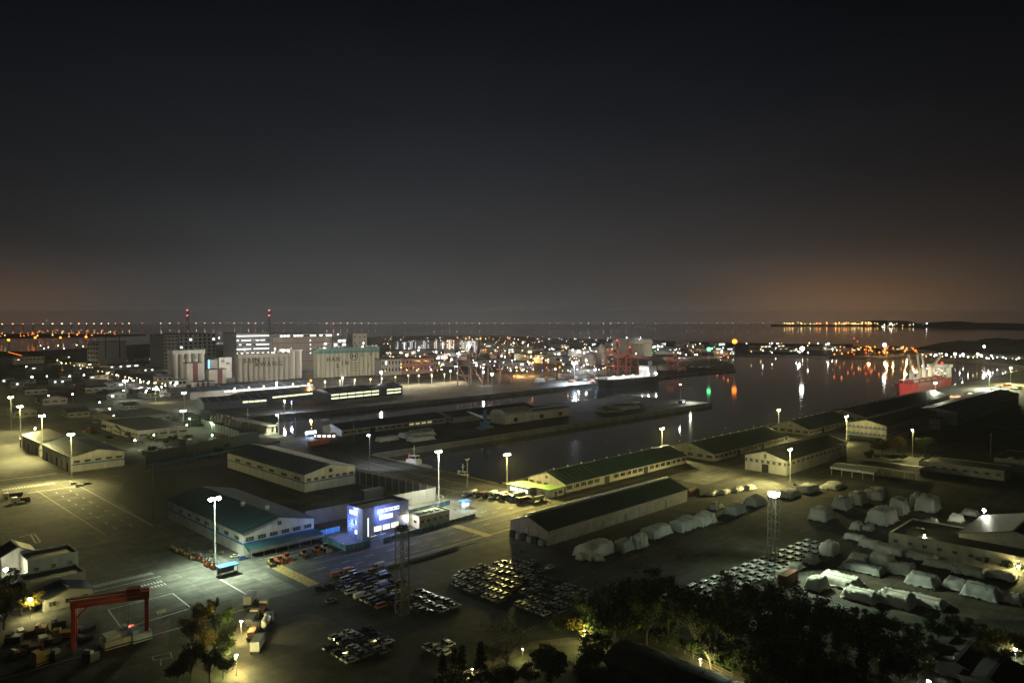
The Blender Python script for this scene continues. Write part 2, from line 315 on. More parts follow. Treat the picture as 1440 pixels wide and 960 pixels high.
# ================================================================== SHEDS
W_CREAM = mat('cream_wall', (.42, .40, .33), .75, var=.35, scale=.5, stretch=(1, 1, .25))
W_WHITE = mat('white_wall', (.55, .54, .50), .7, var=.30, scale=.4, stretch=(1, 1, .2))
W_GREY = mat('grey_wall', (.33, .33, .32), .75, var=.35, scale=.4)
W_PINK = mat('dusty_pink_wall', (.38, .33, .30), .75, var=.3, scale=.4)
R_TEAL = mat('teal_roof', (.020, .062, .060), .45, metal=.2, var=.35, scale=.15)
R_NAVY = mat('navy_roof', (.025, .045, .085), .45, metal=.2, var=.3, scale=.2)
R_BLUE = mat('blue_green_roof', (.028, .075, .095), .42, metal=.2, var=.35, scale=.2)
R_DARK = mat('dark_roof', (.035, .04, .042), .55, metal=.1, var=.4, scale=.2)
R_BLACK = mat('black_felt_roof', (.012, .012, .013), .7, var=.3, scale=.4)
R_PALE = mat('pale_sheet', (.36, .39, .40), .5, var=.3, scale=.6)
R_GREEN = mat('bright_green_roof', (.20, .32, .10), .7, var=.3, scale=.5)
BLUEP = mat('blue_paint', (.03, .12, .38), .5, var=.2, scale=1)
PANE = mat('window_pane', (.015, .018, .02), .12, var=0)
FRAME = mat('window_frame', (.35, .35, .33), .6, var=.2)
DARK = mat('dark_opening', (.02, .02, .02), .8, var=0)
STEEL = mat('galvanised_steel', (.42, .44, .44), .45, metal=.5, var=.2, scale=2)
CONC = mat('plain_concrete', (.30, .29, .26), .85, var=.35, scale=.6)
_wm = {}
def window(par, x, y, z, w, h, face, lit=None):
    key = (round(w, 2), round(h, 2), face, lit)
    if key not in _wm:
        b, c = MB(), MB(); t = .09
        def q(bb, p0, p1, z0, z1, d): bb.box(p0, p1, -d, d, z0, z1) if face == 'v' else bb.box(-d, d, p0, p1, z0, z1)
        q(b, -w/2, w/2, 0, h, .06)
        for p in (-w/2, w/2-t): q(c, p, p+t, 0, h, t)
        q(c, -w/2+t, w/2-t, 0, t, t); q(c, -w/2+t, w/2-t, h-t, h, t)
        nv = max(1, int(w/1.2))
        for i in range(1, nv+1): p = -w/2 + w*i/(nv+1); q(c, p-.04, p+.04, t, h-t, t*.9)
        q(c, -w/2+t, w/2-t, h*.5-.04, h*.5+.04, t*.8)
        _wm[key] = (b.mesh('window', MATS[lit] if lit else PANE), c.mesh('frame', FRAME))
    a, f = _wm[key]; o = put('window', a, par, (x, y, z)); put('frame', f, o); return o
def shed(label, a0, a1, b0, b1, he, hr, axis='u', wall=W_CREAM, roof=R_TEAL, ribs=0, ribmat=None, over=.5, group=None, skylight=None, name='warehouse', cat='warehouse', rz=UA, org=None):
    org = org if org is not None else F(a0, b0); t = thing(name, label, cat, org, rz, group); L, Wd = a1-a0, b1-b0
    w = MB()
    if axis == 'u': w.extr([(0, 0), (Wd, 0), (Wd, he), (Wd/2, hr), (0, he)], 0, L)
    else: w.extr([(0, 0), (L, 0), (L, he), (L/2, hr), (0, he)], 0, Wd, axis='y')
    w.build('wall', wall, t)
    span, ln = (Wd, L) if axis == 'u' else (L, Wd); sl = (hr-he)/(span/2); r = MB(); z_ = .06; th = .18
    for s in (0, 1):
        e = -over if s == 0 else span+over; m_ = span/2
        pr = [(e, he-sl*over+z_), (m_, hr+z_), (m_, hr+z_+th), (e, he-sl*over+z_+th)]
        if axis == 'u': r.extr(pr, -over, ln+over)
        else: r.extr(pr, -over, ln+over, axis='y')
    ro = r.build('roof', roof, t)
    for i in range(ribs):
        q = ln*(i+.5)/ribs
        for s in (0, 1):
            e = -over*.9 if s == 0 else span+over*.9
            p0, p1 = (e, he-sl*over*.9+z_+th+.06), (span/2, hr+z_+th+.06)
            A, B = ((q, *p0), (q, *p1)) if axis == 'u' else ((p0[0], q, p0[1]), (p1[0], q, p1[1]))
            MB().bar(A, B, .16, .14).build('roof_seam', ribmat or roof, ro)
    c = MB(); zc = hr+z_+th
    (c.box(-over, ln+over, span/2-.35, span/2+.35, zc-.05, zc+.14) if axis == 'u' else c.box(span/2-.35, span/2+.35, -over, ln+over, zc-.05, zc+.14))
    c.build('ridge_cap', ribmat or roof, ro)
    return t, L, Wd
def band(t, name, face, p0, p1, q, z0, z1, m):
    b = MB(); (b.box(p0, p1, q-.06, q+.05, z0, z1) if face == 'v' else b.box(q-.06, q+.05, p0, p1, z0, z1)); return b.build(name, m, t)
def door(t, face, p0, p1, q, h, m=DARK):
    o = band(t, 'door', face, p0, p1, q, .02, h, m); b = MB()
    for a in (p0-.15, p1): (b.box(a, a+.15, q-.1, q+.06, 0, h) if face == 'v' else b.box(q-.1, q+.06, a, a+.15, 0, h))
    (b.box(p0-.15, p1+.15, q-.1, q+.06, h, h+.15) if face == 'v' else b.box(q-.1, q+.06, p0-.15, p1+.15, h, h+.15)); b.build('frame', STEEL, o); return o
# S1 pale shed with long dark teal roof
t, L, Wd = shed('long shed with dark teal roof and dusty pink gable beside the tarpaulin row', -50, 30, -170, -153.5, 4.8, 7.6, wall=W_PINK, roof=R_TEAL, ribs=27)
for i in range(1, 4): band(t, 'wall_batten', 'u', Wd*i/4-.08, Wd*i/4+.08, -.08, 0, 4.8, CONC)
for i in range(5): p = 2+i*16.0; MB().extr([(Wd/2+.5, 7.7), (Wd/2+2.6, 7.0), (Wd/2+2.6, 7.9), (Wd/2+.5, 8.5)], p, p+14).build('lit_slope_strip', R_PALE, t)  # raised pale strips stand in for the lamp-lit far roof slope
for i in range(6): band(t, 'wall_panel', 'v', 3+i*12.5, 11+i*12.5, -.1, .2, 3.0, W_GREY)
for i in range(6):
    b = MB(); b.box(-1.6, -.5, 1+i*2.5, 2.9+i*2.5, .02, 1.5+.4*(i % 2)); b.box(-1.5, -.6, 1.1+i*2.5, 2.8+i*2.5, 1.5+.4*(i % 2), 1.8+.4*(i % 2)); tag(b.build('pallet_stack', DARK if i % 2 else W_GREY, None, F(-50, -170), UA), 'dark pallet stack against the dusty pink gable', 'pallet stack', 'pallet stacks by the pink gable')
# S2 quay shed
def quay_shed(label, a0, a1, b0, b1, he, hr, nwin, roof=R_TEAL, wall=W_CREAM, door_at=(.3, .62)):
    t, L, Wd = shed(label, a0, a1, b0, b1, he, hr, wall=wall, roof=roof, group=None, ribs=int((a1-a0)/3.2))
    for i in range(nwin):
        x = L*(i+.5)/nwin
        if any(abs(x/L-d) < .5/nwin+.006 for d in door_at): continue
        window(t, x, -.05, he*.36, L/nwin*.72, he*.45, 'v')
    for d in door_at: door(t, 'v', L*d-1.8, L*d+1.8, -.05, he*.85)
    for i in range(5): window(t, -.05, Wd*(i+.5)/5, he*.36, Wd/5*.6, he*.42, 'u')
    window(t, -.05, Wd/2, he+.9, 1.5, 1.2, 'u')
    for i in range(int(L/9)): MB().box(4.5+i*9-.25, 4.5+i*9+.25, Wd/2-.3, Wd/2+.3, hr+.2, hr+.9).build('ridge_vent', STEEL, t)
    for i in range(0, int(L/12)): band(t, 'pilaster', 'v', 12*i+5.6, 12*i+6.0, -.12, 0, he, wall)
    return t
quay_shed('cream quay shed with teal roof behind the parked lorries', 7, 97, -128, -107, 3.6, 7.2, 20)
quay_shed('cream quay shed with teal roof facing the two-storey shed', 110, 192, -136, -109, 3.6, 7.6, 18)
quay_shed('cream quay shed with brighter teal roof next to the blue-striped warehouse', 224, 290, -135, -111, 3.6, 8, 14, roof=R_BLUE)
quay_shed('long dark quay shed leading to the red ship', 300, 500, -140, -110, 5, 8.5, 26, roof=R_DARK, wall=W_GREY)
# annexes in front of S2
t = thing('annex', 'small annex with bright green flat roof against the quay shed', 'annex', F(-4, -129), UA)
MB().box(0, 9, 0, 7, 0, 3).build('wall', W_CREAM, t); MB().box(-.4, 9.4, -.4, 7.4, 3, 3.3).build('roof', R_GREEN, t); door(t, 'v', 3, 4.4, -.03, 2.2); window(t, -.03, 3.4, 1, 2.4, 1.2, 'u'); window(t, 6.6, -.03, 1, 2, 1.2, 'v')
t = thing('shop', 'low lit shop with glowing front near the moored lorries', 'shop', F(-7, -121), UA)
glow('shop_light', (.9, 1, .92), 2.2)
MB().box(0, 8, 0, 12, 0, 3).build('wall', W_CREAM, t); MB().box(-.8, 8.4, -.4, 12.4, 3, 3.25).build('roof', R_GREEN, t)
for i in range(4): window(t, -.04, 2+i*2.6, .7, 2.1, 1.7, 'u', 'shop_light')
# S6 two-storey shed with window band
t, L, Wd = shed('two-storey pale shed with a dark window band and dark roof', 103, 173, -176, -156, 6.8, 9.6, wall=W_WHITE, roof=R_DARK, ribs=22)
band(t, 'window_band', 'u', .2, Wd-.2, -.06, 4.2, 5.6, mat('band_blue', (.06, .09, .12), .6, var=.2))
for i in range(7): band(t, 'shutter', 'u', 1+i*2.75, 2.3+i*2.75, -.14, 4.3, 5.5, W_WHITE)
door(t, 'u', 8.4, 11.6, -.05, 3.8); window(t, -.05, Wd/2, 6.5, 1, 2, 'u')
for i in range(14): window(t, 2.5+i*5, -.05, 4.3, 2.6, 1.2, 'v')
# S7 blue-striped warehouse
t, L, Wd = shed('tall cream warehouse with two blue stripes behind the yellow tree', 229, 322, -177, -155, 9.5, 12, wall=W_CREAM, roof=R_DARK, ribs=26)
for z in (3.4, 7.2): band(t, 'blue_stripe', 'u', .02, Wd-.02, -.07, z, z+.55, BLUEP); band(t, 'blue_stripe', 'v', .02, L-.02, -.07, z, z+.45, BLUEP)
for z in (4.0, 7.8):
    for i in range(9): window(t, -.06, 1.6+i*2.35, z+.05, 1.5, .8, 'u')
for i in range(12): window(t, 4+i*7.5, -.05, 5, 4, 1.3, 'v')
MB().box(-6, -.2, 2, 20, 2.4, 2.7).build('canopy', R_DARK, t)
t, L, Wd = shed('long dark warehouse in line beyond the blue-striped warehouse', 336, 520, -186, -160, 8.5, 11, wall=W_GREY, roof=R_DARK)
for i in range(22): window(t, 5+i*8, -.05, 4.5, 5, 1.4, 'v')
t, L, Wd = shed('unlit warehouse with one glowing slit window at the right edge', 318, 400, -262, -238, 6, 9, wall=W_GREY, roof=R_DARK)
glow('cool_strip', (.9, 1, .95), 3); window(t, -.06, 9, 3.4, 5, .9, 'u', 'cool_strip'); door(t, 'u', 14, 18, -.05, 4)
for i in range(9): window(t, 5+i*8.5, -.05, 3, 4, 1.4, 'v')
# S8 near shed with blue stripe and awning
t, L, Wd = shed('white shed with blue stripe, gable windows and long awning beside the loaders', -121, -97.5, -112, -53, 6.7, 9.2, axis='v', wall=W_WHITE, roof=R_BLUE, ribs=30, ribmat=R_DARK)
for i in range(6): window(t, 2.1+i*3.85, -.05, 4.0, 2.6, 1.25, 'v')
window(t, L/2, -.05, 6.9, 1.3, 1.2, 'v'); band(t, 'blue_stripe', 'v', .02, L-.02, -.07, 3.15, 3.65, BLUEP); band(t, 'blue_stripe', 'u', .02, Wd-.02, -.07, 3.15, 3.65, BLUEP)
for i in range(8): window(t, -.05, 4+i*7.2, 4.0, 3, 1.2, 'u')
aw = MB().extr([(-4.6, 2.3), (-.1, 3.1), (-.1, 3.25), (-4.6, 2.45)], .2, L+1).build('awning', R_BLUE, t); MB().box(.2, L+1, -4.68, -4.6, 1.5, 2.42).build('fascia', W_GREY, aw)
for i in range(7): MB().box(.4+i*3.9, .6+i*3.9, -4.55, -4.4, 0, 2.3).build('post', STEEL, aw)
for x, y in ((L/2-1.5, 22), (L/2+2, 12)): MB().lathe([(.5, 8.6), (.5, 9.6), (.75, 9.7), (.7, 10.3), (.2, 10.6)], 12, cx=x, cy=y).build('roof_ventilator', STEEL, t)
for i in range(3): MB().tube([(-.12, 9+i*16, 0), (-.12, 9+i*16, 6.6)], [.1, .1], 6).build('downpipe', STEEL, t)
# S9 ribbed-roof shed
t, L, Wd = shed('white shed with dark ribbed roof and blue band inside the tall fence', -67, -43, -52, 20, 7.2, 9.8, axis='v', wall=W_WHITE, roof=R_NAVY, ribs=22, ribmat=R_PALE)
for i in range(7): window(t, 1.9+i*3.35, -.05, 4.3, 1.9, 1.2, 'v')
band(t, 'blue_stripe', 'v', .02, L-.02, -.07, 3.6, 4.1, BLUEP); band(t, 'blue_stripe', 'u', .02, Wd-.02, -.07, 3.6, 4.1, BLUEP)
MB().lathe([(.9, -.05), (.9, .1)], 16).build('emblem', DARK, t, (L/2, -.12, 7.4)).rotation_euler = (PI/2, 0, 0)
for i in range(6): window(t, -.05, 6+i*11, 4.4, 5, 1.1, 'u')
# S10 pair at the left
for b0, b1, lb in ((60, 110, 'white shed with blue stripe by the crosswalk, masts beside it'), (116, 152, 'pale shed behind the white blue-striped shed at the crosswalk')):
    t, L, Wd = shed(lb, -123, -100, b0, b1, 7.0, 9.3, axis='v', wall=W_WHITE if b0 == 60 else W_CREAM, roof=R_NAVY if b0 == 60 else R_DARK, ribs=14)
    for i in range(5): window(t, 2.6+i*4.5, -.05, 4.1, 2.6, 1.1, 'v')
    band(t, 'blue_stripe', 'v', .02, L-.02, -.07, 3.1, 3.6, BLUEP)
    for i in range(5): door(t, 'u', 3+i*9, 6.5+i*9, -.05, 4.2, W_GREY if i % 2 else DARK); 
    for i in range(5): band(t, 'wall_pilaster', 'u', .8+i*9, 1.3+i*9, -.1, 0, 7, W_CREAM)
# blocks farther left
def flat(label, a0, a1, b0, b1, h, wall=W_GREY, roof=R_DARK, wins=(), name='building', cat='building', parapet=.5, lit=None, group=None):
    t = thing(name, label, cat, F(a0, b0), UA, group); L, Wd = a1-a0, b1-b0
    MB().box(0, L, 0, Wd, 0, h).build('wall', wall, t); MB().box(.3, L-.3, .3, Wd-.3, h, h+.1).build('roof', roof, t)
    p = MB(); p.box(0, L, 0, .28, h, h+parapet); p.box(0, L, Wd-.28, Wd, h, h+parapet); p.box(0, .28, .28, Wd-.28, h, h+parapet); p.box(L-.28, L, .28, Wd-.28, h, h+parapet); p.build('parapet', wall, t)
    for face, n, z, w, hh in wins:
        for i in range(n):
            q = ((L if face == 'v' else Wd)*(i+.5)/n); window(t, q if face == 'v' else -.05, -.05 if face == 'v' else q, z, w, hh, face, lit if lit and rnd.random() < .35 else None)
    return t, L, Wd
flat('long flat pale block with a window band beyond the small left sheds', -70, -42, 132, 200, 5.5, W_CREAM, R_DARK, (('v', 5, 2.6, 4, 1.2), ('u', 12, 2.6, 3, 1.2)))
flat('low dark-roofed depot with scattered rooftop plant', -58, -24, 205, 250, 5, W_GREY, R_DARK, (('v', 6, 2.2, 2.6, 1.2),))
# ================================================================== LAMPS
LAMPMAT = mat('mast_steel', (.15, .155, .15), .5, metal=.3, var=.2, scale=1)
glow('lamp_white', (1, 1, .90), 150); glow('lamp_green', (.93, 1, .80), 150); glow('lamp_yellow', (1, .86, .45), 120); glow('lamp_blue', (.80, .90, 1), 150); glow('lamp_orange', (1, .45, .08), 40)
COLS = dict(white=(.97, 1, .70), green=(.80, 1, .70), yellow=(1, .84, .22), blue=(.78, .88, 1), orange=(1, .5, .12), warm=(1, .87, .32))
LK = 2.3
def spot(par, loc, color, energy, aim, angle=150, blend=.75, size=.5):
    d = bpy.data.lights.new('lamp_light', 'SPOT'); d.energy = energy*LK; d.color = color; d.spot_size = math.radians(angle); d.spot_blend = blend; d.shadow_soft_size = size
    o = bpy.data.objects.new('lamp_light', d); COL.objects.link(o); o.parent = par; o.location = loc
    o.rotation_euler = Vector(aim).to_track_quat('-Z', 'Y').to_euler(); return o
def mast(label, px, pyb, pyt, col='white', energy=30000, aim=None, lit=True, heads=2, angle=150, hs=1.0, name='floodlight_mast', cat='light mast'):
    hs *= .95; g = G(px, pyb); h = ZT(px, pyb, pyt); t = thing(name, label, cat, g, UA)
    MB().lathe([(.42, 0), (.42, .4), (.26, .5), (.13, h)], 8).build('pole', LAMPMAT, t)
    MB().box(-1.1*hs, 1.1*hs, -.12, .12, h-.1, h+.08).build('crossarm', LAMPMAT, t)
    gm = MATS['lamp_' + (col if 'lamp_'+col in MATS else 'yellow')]
    for i in range(heads):
        x = (-.75 + 1.5*i/(heads-1 or 1))*hs
        b = MB(); b.box(x-.34*hs, x+.34*hs, -.3, .3, h+.09, h+.4); hd = b.build('lamp_head', LAMPMAT, t)
        if lit: MB().ball((x, 0, h-.18), .5*hs, 10, sz=.75).build('lens', gm, hd)
    if lit and energy > 0:
        tgt = (G(*aim) if aim else g) - Vector((g.x, g.y, h)); tgt = Matrix.Rotation(-UA, 3, 'Z') @ tgt
        if angle < 120: spot(t, (0, 0, h-.9), COLS[col], energy, tgt, angle)
        else:
            d = bpy.data.lights.new('lamp_light', 'POINT'); d.energy = energy*LK*.14; d.color = COLS[col]; d.shadow_soft_size = .5; spot(t, (0, 0, h-.9), COLS[col], energy*1.55, tgt, 112, 1.0)
            tn = tgt.normalized(); o = bpy.data.objects.new('lamp_light', d); COL.objects.link(o); o.parent = t; o.location = (tn.x*1.6, tn.y*1.6-.8, h-1.3)
    return t
def lattice(label, px, pyb, pyt, lit, col='green', aims=(), energy=40000):
    g = G(px, pyb); h = ZT(px, pyb, pyt)-1.2; t = thing('lattice_light_tower', label, 'light tower', g, UA); STEEL = MATS['galvanised_steel'] if lit else mat('unlit_dark_steel', (.13, .135, .13), .6, metal=.3, var=.3, scale=2); w = 1.15; n = 8  # unlit tower gets a darker steel, its lack of light painted in
    for sx in (-1, 1):
        for sy in (-1, 1): MB().bar((sx*w, sy*w, 0), (sx*w, sy*w, h), .22).build('leg', STEEL, t)
    for i in range(n):
        z0, z1 = h*i/n, h*(i+1)/n
        for k in range(4):
            c = [(-w, -w), (w, -w), (w, w), (-w, w)]; p, q = c[k], c[(k+1) % 4]; b = MB()
            b.bar((*p, z0+.1), (*q, z0+.1), .11); b.bar(*(((*p, z0+.1), (*q, z1-.1)) if (i+k) % 2 else ((*q, z0+.1), (*p, z1-.1))), .07); b.build('bracing', STEEL, t)
    MB().bar((w*.8, -w, 0), (w*.8, -w, h), .09).build('ladder', STEEL, t)
    pl = MB().box(-1.4, 1.4, -1.4, 1.4, h, h+.15).build('platform', STEEL, t); r = MB()
    for z in (.6, 1.1):
        for k in range(4): c = [(-1.4, -1.4), (1.4, -1.4), (1.4, 1.4), (-1.4, 1.4)]; r.bar((*c[k], h+z), (*c[(k+1) % 4], h+z), .07)
    r.build('railing', STEEL, pl)
    for k in range(8):
        a = 2*PI*k/8; x, y = 1.05*math.cos(a), 1.05*math.sin(a); hd = MB().box(x-.25, x+.25, y-.25, y+.25, h+.5, h+1.0).build('lamp_head', LAMPMAT if lit else DARK, t)
        if lit and k in (0, 1, 4, 5, 6, 7): MB().ball((x*1.3, y*1.3, h+.75), .3, 8).build('lens', MATS['lamp_'+col], hd)
    for a, en, ang in aims:
        tgt = Matrix.Rotation(-UA, 3, 'Z') @ (G(*a) - Vector((g.x, g.y, h))); dd = tgt.normalized(); spot(t, (dd.x*2.2, dd.y*2.2, h+.8), COLS[col], en, tgt, ang, .6)
    if lit:
        d = bpy.data.lights.new('lamp_light', 'POINT'); d.energy = 5000*LK; d.color = COLS[col]; d.shadow_soft_size = .5; o = bpy.data.objects.new('lamp_light', d); COL.objects.link(o); o.parent = t; o.location = (0, 0, h+1.6)
    return t
mast('tall floodlight mast with two glowing heads beside the blue shelter', 303, 800, 700, 'green', 38000, (310, 805), hs=1.5)
mast('floodlight mast in front of the white blue-striped shed by parked cars', 101, 674, 610, 'warm', 56000, (60, 690), hs=1.2)
mast('floodlight mast at the corner between the two left sheds', 60, 643, 584, 'warm', 62000, (15, 650), hs=1.2)
mast('floodlight mast standing on the yellow-lit left road', 29, 619, 571, 'warm', 60000, (5, 640), hs=1.2)
mast('floodlight mast farthest along the yellow-lit left road', 16, 603, 558, 'warm', 30000, (0, 618), hs=1.2)
mast('floodlight mast between the office annex and the tugboats', 617, 713, 634, 'white', 50000, (612, 715), hs=1.2)
mast('yellow floodlight mast over the parked lorries on the quay', 713, 687, 638, 'yellow', 62000, (740, 705), hs=1.4, angle=160)
mast('floodlight mast behind the quay shed, lighting its roof end', 931, 634, 602, 'warm', 44000, (965, 655), hs=1.2)
mast('floodlight mast behind the two middle quay sheds at the water', 1095, 604, 576, 'warm', 24000, (1085, 612), hs=1.1)
mast('floodlight mast at the corner of the blue-striped warehouse', 1190, 622, 585, 'warm', 32000, (1165, 622), hs=1.2)
mast('floodlight mast in front of the two-storey pale shed', 1111, 679, 631, 'warm', 66000, (1010, 682), hs=1.1)
mast('floodlight mast beside the bow of the red ship', 1315, 561, 538, 'white', 150000, (1335, 556), hs=1.6)
mast('floodlight mast on the bright quay behind the red ship', 1391, 545, 524, 'white', 140000, (1395, 548), hs=1.6)
mast('floodlight mast at the far end of the bright quay', 1421, 539, 517, 'warm', 120000, (1430, 542), hs=1.6)
mast('slim mast with small lamp beside the tall dark fence', 520, 662, 611, 'blue', 9000, (555, 650), heads=1)
mast('slim floodlight mast at the head of the channel', 392, 614, 583, 'white', 16000, (380, 612), heads=1, hs=1.3)
mast('unlit pole on the middle pier near the orange container', 498, 622, 591, lit=False, heads=1)
mast('unlit pole in the dark yard left of the white awning shed', 215, 728, 652, lit=False, heads=2)
mast('camera pole beside the small tugboat', 657, 684, 646, lit=False, heads=2, name='camera_pole', cat='pole')
mast('curved street lamp standing by the yellow tree', 1283, 641, 604, 'warm', 9000, (1300, 650), heads=1, name='street_lamp', cat='street lamp')
mast('unlit pole near the dark low sheds at the right', 1393, 644, 610, lit=False, heads=1)
mast('bright bluish floodlight mast on the far cargo quay', 808, 537, 510, 'blue', 300000, (815, 539), hs=3.2, angle=165)
mast('unlit mast with a row of heads on the middle pier', 853, 580, 551, lit=False, heads=2)
mast('mast with a side beam at the tip of the middle pier', 957, 567, 540, 'blue', 9000, (985, 566), heads=1, angle=70)
mast('unlit pole at the landward end of the jetty columns', 284, 590, 556, lit=False, heads=1)
mast('unlit pole with a sign box by the channel head', 416, 616, 582, lit=False, heads=1)
mast('bright floodlight mast at the junction before the grain silos', 177, 562, 535, 'green', 8000, (180, 563), hs=1.8)
mast('floodlight mast left of the long lit sheds', 219, 566, 546, 'warm', 7000, (225, 566), hs=1.7)
mast('floodlight mast where the green fence meets the road', 258, 601, 577, 'green', 5500, (258, 604), hs=1.5)
mast('floodlight mast on the dark bank before the lit sheds', 259, 575, 552, 'green', 6000, (265, 578), hs=1.3)
lattice('lattice light tower with glowing head by the rows of new cars', 1087, 792, 692, True, 'green', (((1215, 835), 30000, 74), ((1085, 815), 15000, 120), ((1060, 745), 4000, 120)))
lattice('unlit lattice light tower standing among the parked vans', 566, 862, 738, False)
def lantern(label, px, py, h, col, energy, name='path_lamp', cat='lamp', r=.22, group=None):
    p = G(px, py, h); t = thing(name, label, cat, (p.x, p.y, 0), 0, group); MB().lathe([(.12, 0), (.12, .2), (.06, .3), (.05, h-r*.8)], 6).build('pole', LAMPMAT, t)
    MB().ball((0, 0, h), r, 8).build('globe', MATS['lamp_'+(col if 'lamp_'+col in MATS else 'yellow')], t); c = MB(); c.lathe([(r*1.2, h+r*.9), (r*.4, h+r*1.3)], 8); c.build('cap', LAMPMAT, t)
    d = bpy.data.lights.new('lamp_light', 'POINT'); d.energy = energy*LK; d.color = COLS[col]; d.shadow_soft_size = .3; o = bpy.data.objects.new('lamp_light', d); COL.objects.link(o); o.parent = t; o.location = (0, -.0, h-r-.35)
    return t
lantern('glaring yellow lamp between the white cottage and the lit tree', 42, 842, 4.5, 'warm', 1700, r=.45)
lantern('white work lamp low under the red gantry crane', 178, 879, 2.2, 'white', 1300, r=.3)
lantern('white lamp at the wall of the cream house on the left edge', 8, 800, 4.5, 'white', 1100, r=.5)
lantern('yellow lamp at the lower bend of the dirt track', 332, 921, 4, 'warm', 3600, r=.32)
lantern('yellow lamp halfway up the dirt track', 339, 873, 4, 'warm', 2600, r=.3)
lantern('path lamp beside the black barrel-roofed hall', 985, 926, 3.0, 'warm', 3200, r=.14)
lantern('path lamp below the big bare tree', 664, 940, 2.5, 'warm', 600, r=.12)
lantern('path lamp hidden in the yellow-lit shrubs', 822, 886, 4.0, 'warm', 1300, r=.14)
lantern('path lamp at the bend of the lit footpath', 735, 912, 2.5, 'warm', 350, r=.12)
lantern('white yard lamp at the gable of the lower right cottage', 1343, 925, 3, 'warm', 420, r=.32)
lantern('white yard lamp on the pale apron at the bottom edge', 1306, 957, 3, 'white', 420, r=.34)
lantern('white lamp under the lit tree at the right edge', 1428, 912, 3, 'white', 900, r=.34)
lantern('glaring wall lamp over the white sheeted cargo', 1384, 717, 8, 'white', 1900, r=.5)
lantern('lamp low on the cream warehouse wall at the right edge', 1432, 796, 3, 'warm', 1100, r=.3)
lantern('lamp on the wall behind the sheeted cargo strip', 1300, 752, 5.5, 'warm', 1500, r=.25)
# ================================================================== FAR QUAY, SILOS, CITY
SILO = mat('silo_concrete', (.40, .39, .35), .8, var=.35, scale=.08, stretch=(1, 1, .15))
SILO2 = mat('silo_cream', (.46, .46, .37), .8, var=.3, scale=.08, stretch=(1, 1, .15))
SILOBAND = mat('silo_teal_band', (.08, .22, .22), .7, var=.2, scale=.2)
LETTER = mat('dark_lettering', (.02, .025, .03), .7, var=0)
BRICK = mat('brown_cladding', (.30, .25, .215), .8, var=.3, scale=.1)
glow('win_cool', (.95, 1, .95), 2.4); glow('win_warm', (1, .85, .5), 1.8); glow('win_pale', (.9, .95, 1), 1.1); glow('strip_yellow', (.95, 1, .55), 1.7); glow('sign_blue', (.10, .45, 1), 6)
glow('glare_white', (1, .98, .9), 32, True); glow('glare_warm', (1, .66, .22), 9, True); glow('glare_orange', (1, .20, .02), 7, True); glow('glare_red', (1, .04, .03), 6, True); glow('glare_green', (.12, 1, .30), 5, True); glow('glare_blue', (.25, .30, 1), 5, True)
def text_mesh(s, size):
    c = bpy.data.curves.new('t', 'FONT'); c.body = s; c.size = size; c.extrude = .12; c.align_x = 'CENTER'; c.align_y = 'CENTER'; c.resolution_u = 2; c.offset = .09
    o = bpy.data.objects.new('t', c); COL.objects.link(o); dg = bpy.context.evaluated_depsgraph_get(); me = bpy.data.meshes.new_from_object(o.evaluated_get(dg)); bpy.data.objects.remove(o); bpy.data.curves.remove(c)
    me.materials.clear(); me.materials.append(LETTER); return me
def line_thing(label, name, cat, p0, p1, group=None):
    a, b = G(*p0), G(*p1); d = b-a; return thing(name, label, cat, a, math.atan2(d.y, d.x), group), d.length
def silos(label, p0, p1, pyt, n, m, rows=2, head=None, headh=4, band=None):
    t, L = line_thing(label, 'grain_silo_block', 'silo', p0, p1); h = ZT(*p0, pyt); r = L/n/2
    me = MB().lathe([(r*.93, 0), (r*.93, h)], 16, cx=0, cy=0).mesh('silo', m)
    for j in range(rows):
        for i in range(n): put('silo', me, t, (r+2*r*i, r+2*r*j, 0))
    if band:
        bm_ = MB().lathe([(r*.99, h*.88), (r*.99, h*.99)], 16).mesh('top_band', band)
        for i in range(n): put('top_band', bm_, t, (r+2*r*i, r, 0))
    MB().box(.3, L-.3, .6, 2*r*rows-.6, h, h+headh).build('head_house', head or m, t); MB().box(0, L, .2, 2*r*rows-.2, h+headh, h+headh+.6).build('gallery_roof', R_DARK, t)
    if L > 40:  # lamps added on the gallery roof to brighten the blocks behind
        for q in (.2, .8):
            rl = MB().bar((L*q, 2*r*rows, h+headh), (L*q, 2*r*rows, h+headh+4.5), .3).build('added_roof_lamp', LAMPMAT, t); MB().ball((L*q, 2*r*rows, h+headh+5), .55, 8).build('globe', MATS['glare_white'], rl)
            d = bpy.data.lights.new('lamp_light', 'POINT'); d.energy = 34000*LK; d.color = (1, .95, .82); d.shadow_soft_size = .6; lo = bpy.data.objects.new('lamp_light', d); COL.objects.link(lo); lo.parent = t; lo.location = (L*q, 2*r*rows+2, h+headh+5.5)
    for i in range(int(n)): MB().box(r+2*r*i-1, r+2*r*i+1, 2, 5, h+headh+.6, h+headh+2.4).build('roof_vent', R_DARK, t)
    return t, L, h, r
def letter(t, ch, x, z, size, y=-.3, name='letter'):
    o = put(name, text_mesh(ch, size), t, (x, y, z)); o.rotation_euler = (PI/2, 0, 0); return o
t, L, h, r = silos('row of pale concrete silos lettered SUNKWANG beside the brown block', (335, 537), (407, 533), 503.5, 10, SILO, 2)
for i, (ch, zz) in enumerate((('S', .87), ('U', .87), ('N', .89), ('W', .70), ('A', .70), ('N', .70), ('G', .70))): letter(t, ch, r*2.6+2*r*1.14*i, h*zz, 7.2, -.6)
letter(t, 'K', r*2.6+2*r*1.14*2, h*.69, 7.2, -.6)
silos('pair of taller plain silos at the end of the lettered row', (408.5, 532.5), (427, 531), 494, 2, SILO, 2, headh=2)
